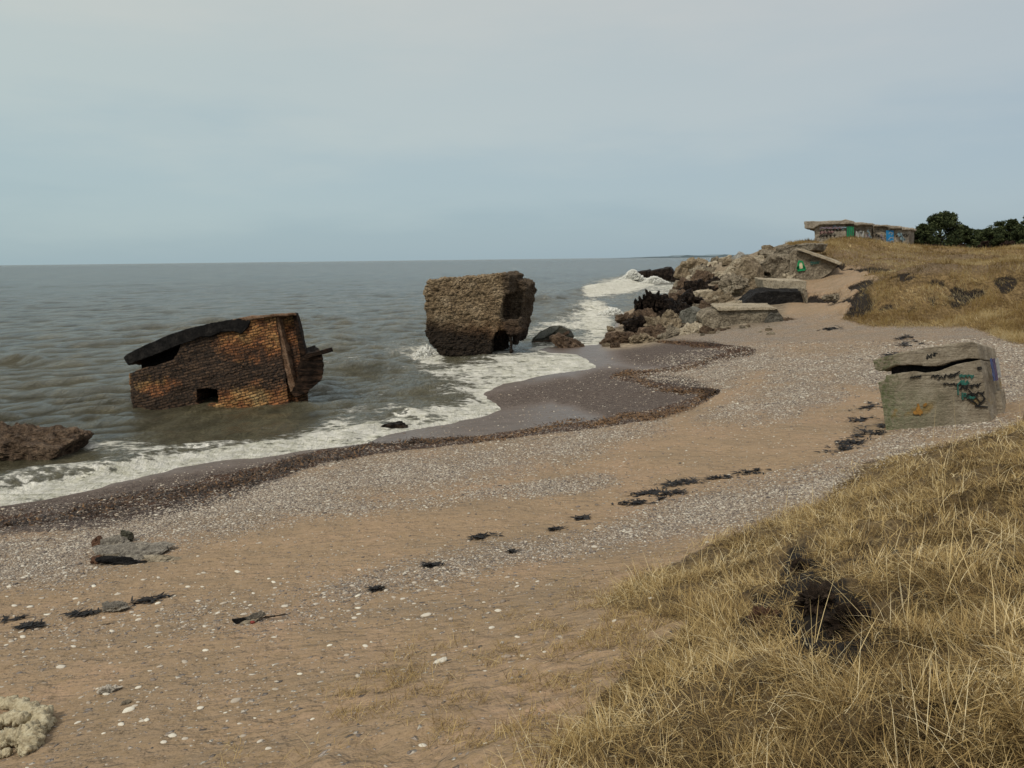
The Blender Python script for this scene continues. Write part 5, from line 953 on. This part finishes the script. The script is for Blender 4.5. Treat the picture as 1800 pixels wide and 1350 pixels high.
V, F, t_ = blades(np.stack([X, Y, Z+.0], 1), rng.uniform(.05, .17, n), rng.uniform(.02, .05, n)*(.5+dist_/35), rng.uniform(0, 6.28, n), rng.uniform(1.0, 1.6, n), rng.uniform(-.5, 1.6, n), tn, 4)
tag(link('weed_wrack', npmesh('weed_wrack', V, F, {'tone': t_}), WEED), 'dark brown seaweed wrack left along the tide line', 'seaweed', kind='stuff')
CL = [(20, 1090, 34, 'black seaweed strand at the left edge of the sand'), (55, 1102, 40, 'flat black seaweed strip right of the left edge strand'), (145, 1081, 40, 'flat black seaweed touching the pale lump of debris'), (255, 1058, 40, 'thick black seaweed heap right of the pale lump of debris'), (288, 1050, 20, 'small black weed scrap right of the thick heap'),
      (1195, 850, 64, 'largest black weed mat below the grey pebbles'), (1265, 841, 34, 'black weed strip right of the largest mat'), (1325, 830, 44, 'thin black weed strip farther right along the same line'), (1135, 868, 40, 'weed scraps below and left of the largest mat'), (1110, 885, 44, 'broken weed strands beneath the scraps'), (1180, 868, 50, 'long thin weed strand under the largest mat'), (1160, 880, 40, 'lowest weed strand of the cluster'),
      (1022, 912, 26, 'small dark weed scrap on the smooth sand'), (976, 931, 18, 'tiny weed scrap at the top of the pale stones'), (895, 972, 18, 'tiny weed clump in the middle of the pale stones'), (762, 995, 30, 'thin weed thread at the left end of the pale stones'), (660, 1038, 18, 'weed scrap left of the pale stones'), (850, 945, 40, 'faint brown weed line above the pale stones'),
      (1545, 752, 70, 'large black weed patch at the foot of the graffiti block'), (1530, 765, 60, 'black weed patch just seaward of the graffiti block'), (1480, 790, 60, 'black weed line running down left from the graffiti block'), (1525, 716, 50, 'black weed bits left of the graffiti block'), (1515, 738, 40, 'scattered black weed left of the block foot'), (1500, 780, 60, 'thin black weed line before the graffiti block'),
      (1600, 605, 50, 'black weed scatter on the grey pebbles behind the block'), (1590, 594, 30, 'small black weed scatter farther behind the block'), (1560, 625, 44, 'thin weed strand left of the block top'), (1460, 578, 30, 'dark weed bit at the far pebble edge')]
for a, b, wpx, lab in CL:
    n = int(wpx*4); aa_ = a+rng.normal(0, .27, n)*wpx; bb_ = b+rng.normal(0, .045, n)*wpx-(aa_-a)*.10
    nz_ = fb2(aa_, bb_*3, .10, 3, int(a)); k = nz_ > -.08; aa_, bb_ = aa_[k], bb_[k]; n = len(aa_); X, Y, Z = to_ground(aa_, bb_, 1.2); dist_ = np.hypot(X, Y)
    O_ = np.array([X.mean(), Y.mean(), Z.mean()]); V, F, t_ = blades(np.stack([X, Y, Z+rng.uniform(.006, .035, n)], 1)-O_, rng.uniform(.06, .14, n)*(.6+dist_/26), rng.uniform(.02, .045, n)*(.5+dist_/22), rng.normal(.25, .9, n)+np.pi*(rng.random(n) < .5), rng.uniform(1.35, 1.58, n), rng.uniform(-.1, .3, n), np.clip(rng.normal(.2, .15, n), 0, .6), 4)
    o = tag(link('seaweed_clump', npmesh('seaweed_clump', V, F, {'tone': t_}), WEED), lab, 'seaweed', 'seaweed clumps on the beach'); o.location = O_
# ------------------------------------------------------------------ debris on the sand
# cream rope coil, bottom left: thick frayed hawser
m = M('frayed_rope'); p = m.coord('Object'); n = m.noise(p, 14, 6, .7); n2 = m.noise(p, 60, 4, .7)
c = m.ramp(n, [(.3, (.22, .17, .10)), (.5, (.46, .40, .27)), (.7, (.60, .55, .40))]); c = m.mix(m.rng(n2, .5, .75, 0, .4), c, (.18, .13, .07)); ROPE = m.done(c, .9, m.bump(m.math('ADD', n, m.math('MULTIPLY', n2, .4)), 1, .03))
RG = ground(30, 1325)
rope = empty('rope_coil', tuple(RG), 'thick cream coloured frayed rope lying in a coil at the bottom left corner', 'rope')
def lumpy(name, path, rad0, parent, mat, seed, squash=.8, ns=150, nr=26, knots=.28):
    path = np.array(path, float); t = np.linspace(0, len(path)-1.001, ns); i = t.astype(int); f = (t-i)[:, None]
    def cr(i_):
        i_ = np.clip(i_, 0, len(path)-1); return path[i_]
    p0, p1, p2, p3 = cr(i-1), cr(i), cr(i+1), cr(i+2); Q = .5*((2*p1)+(-p0+p2)*f+(2*p0-5*p1+4*p2-p3)*f**2+(-p0+3*p1-3*p2+p3)*f**3)
    c_ = Q[:, :3]; rd = Q[:, 3]*rad0 if path.shape[1] > 3 else np.full(ns, rad0); T = np.gradient(c_, axis=0); T /= np.linalg.norm(T, axis=1)[:, None]; S_ = np.cross(T, [0, 0, 1.0]); S_ /= np.linalg.norm(S_, axis=1)[:, None]; U = np.cross(S_, T)
    th = np.linspace(0, 2*math.pi, nr, endpoint=False); V = c_[:, None]+(S_[:, None]*np.cos(th)[None, :, None]+U[:, None]*(np.sin(th)*squash)[None, :, None])*rd[:, None, None]
    ridge = np.sin(np.linspace(0, ns*.30, ns)[:, None]+2*th[None]+2.5*fbm(c_*9, 1.0, 2, seed)[:, None])*.12; dirn = V-c_[:, None]; flat = V.reshape(-1, 3)
    nn = np.abs(fbm(flat, 15, 4, seed, .6)).reshape(ns, nr)*knots*2.6+fbm(flat, 60, 2, seed+1).reshape(ns, nr)*.10
    V = c_[:, None]+dirn*(1+ridge+nn-.1)[..., None]; V[0] = c_[0]; V[-1] = c_[-1]
    F_ = []; a = np.arange(ns-1)[:, None]*nr; j = np.arange(nr)[None]; F_ = np.stack([(a+j), (a+(j+1) % nr), (a+nr+(j+1) % nr), (a+nr+j)], 2).reshape(-1, 4); return link(name, npmesh(name, V.reshape(-1, 3), F_, smooth=True), mat, parent)
def rp_(a, b, up=.03, r_=1.0): g_ = ground(a, b); q = g_-RG; return (q[0], q[1], q[2]+up, r_)
rp = rp_
lumpy('rope_strand', [rp(-90, 1225, .03), rp(-20, 1238, .035), rp(25, 1245, .04, 1), rp(52, 1258, .045, 1.25), rp(72, 1275, .05, 1.4), rp(74, 1292, .04, .9)], .060, rope, ROPE, 5)
lumpy('rope_strand', [rp(-90, 1300, .05), rp(-20, 1290, .07), rp(18, 1280, .09, 1), rp(44, 1284, .10, .9)], .055, rope, ROPE, 6)
lumpy('rope_strand', [rp(-80, 1325, .05), rp(-10, 1315, .07), rp(22, 1313, .09, 1.2), rp(45, 1308, .09, 1.1), rp(58, 1298, .07, 1.3), rp(62, 1290, .06, .8)], .062, rope, ROPE, 7)
lumpy('rope_end', [rp(36, 1326, .01, .8), rp(48, 1322, .03, 1.3), rp(58, 1312, .06, 1.2), rp(60, 1300, .08, .8)], .055, rope, ROPE, 8)
lumpy('rope_strand', [rp(-60, 1345, .02), rp(-10, 1335, .03), rp(20, 1328, .03, .6)], .045, rope, ROPE, 9)
# layered rock debris (160-315, 940-1000)
g_ = ground(225, 985); dbr = empty('layered_debris', tuple(g_), 'low slab of layered grey rock with rusty lumps lying on the pebbles at left', 'rock')
GREYL = concrete('layered_grey', (.11, .10, .085), (.30, .27, .225), (.46, .42, .35), 7, .03, .5, .85, 3.0); RUSTL = concrete('rusty_lump', (.07, .035, .02), (.17, .09, .055), (.27, .16, .10), 9, .03, .5)
for (a, b, sx_, sy_, sz_, mt, sd_, nm) in [(232, 978, .72, .42, .085, GREYL, 1, 'slab'), (285, 985, .34, .12, .04, CONCL, 2, 'slab'), (205, 958, .24, .13, .13, GREYL, 3, 'lump'), (222, 952, .16, .10, .17, concrete('greenish_lump', (.05, .05, .035), (.16, .155, .11), (.27, .26, .2), 8, .03, .8), 4, 'lump'), (172, 960, .11, .12, .13, RUSTL, 5, 'lump'), (170, 990, .10, .10, .10, RUSTL, 6, 'lump'), (222, 990, .55, .16, .05, DARKC, 7, 'underside'), (198, 983, .3, .1, .07, CONC, 8, 'lump'), (248, 968, .34, .10, .03, GREYL, 9, 'slab')]:
    q = ground(a, b)-g_; o = rock(nm, tuple(q+np.array([0, 0, sz_*.45])), (sx_, sy_, sz_), 600+sd_, mt, parent=dbr, rot=(R(4), R(-3+sd_), R(-8)), sub=5, rough=.10, nsc=2.4, planes=14, bands=.12)
g_ = ground(205, 1073); rock('debris_lump', tuple(g_+np.array([0, 0, .05])), (.20, .12, .065), 640, GREYL, 'pale grey lump of debris lying between two black seaweed heaps', 'debris', rough=.14, sub=5, nsc=2.5)
g_ = ground(222, 1030); 
g_ = ground(440, 1093); dw = empty('driftwood_piece', tuple(g_), 'grey driftwood piece with a red scrap and a stick beside it', 'driftwood')
WD = concrete('grey_driftwood', (.05, .045, .038), (.13, .12, .10), (.24, .21, .17), 12, .02, .3); 
rock('branch', (.02, .03, .04), (.16, .05, .05), 650, WD, parent=dw, rot=(0, R(-18), R(14)), sub=5, rough=.12, nsc=2.5); rock('branch', (-.10, 0, .025), (.09, .035, .04), 651, DARKC, parent=dw, rot=(0, 0, R(25)), sub=4, rough=.1)
rock('pale_strip', (.0, -.03, .02), (.13, .04, .02), 652, CONCL, parent=dw, rot=(0, R(-8), R(20)), sub=4, rough=.12); rock('red_scrap', (.05, -.07, .02), (.028, .02, .025), 653, paint('dull_red', (.22, .035, .025)), parent=dw, sub=3, rough=.1)
rock('stick', (.22, .03, .045), (.16, .008, .008), 654, BARK, parent=dw, rot=(0, R(-6), R(4)), sub=3, rough=.2)
g_ = ground(190, 1216); rock('litter_scrap', tuple(g_+np.array([0, 0, .02])), (.10, .05, .035), 660, paint('pale_fibre', (.42, .38, .32)), 'crumpled whitish fibrous scrap on the sand above the rope coil', 'litter', rough=.3, sub=5, nsc=3, rot=(0, 0, R(10)))
g_ = ground(222, 1237); rock('grey_stone', tuple(g_+np.array([0, 0, .01])), (.05, .035, .02), 661, CONC, 'small grey stones just under the whitish scrap', 'stone', rough=.1, sub=4)
# roots and clods in the bare hollow of the near dune
CLOD = concrete('dark_soil', (.021, .014, .009), (.055, .036, .024), (.12, .08, .052), 14, .03, .4)
for i, (a, b, s_, lab) in enumerate([(1406, 1005, .085, 'upright clod of dark soil rising from the bare hollow in the near dune'), (1436, 1065, .13, 'dark soil clod in the middle of the bare hollow'), (1500, 1105, .14, 'rounded root-filled dark clod at the lower right of the hollow'), (1340, 1095, .10, 'grey crumbling clod left of the bare hollow')]):
    g_ = ground(a, b); rock('soil_clod', tuple(g_+np.array([0, 0, s_*.35])), (s_, s_*.9, s_*(1.25 if i == 0 else .8)), 670+i, CLOD if i < 3 else RUSTL, lab, 'soil clod', rough=.42, sub=6, nsc=3.4, group=None)
# tussocks of finer detail on the wall foot of the graffiti block
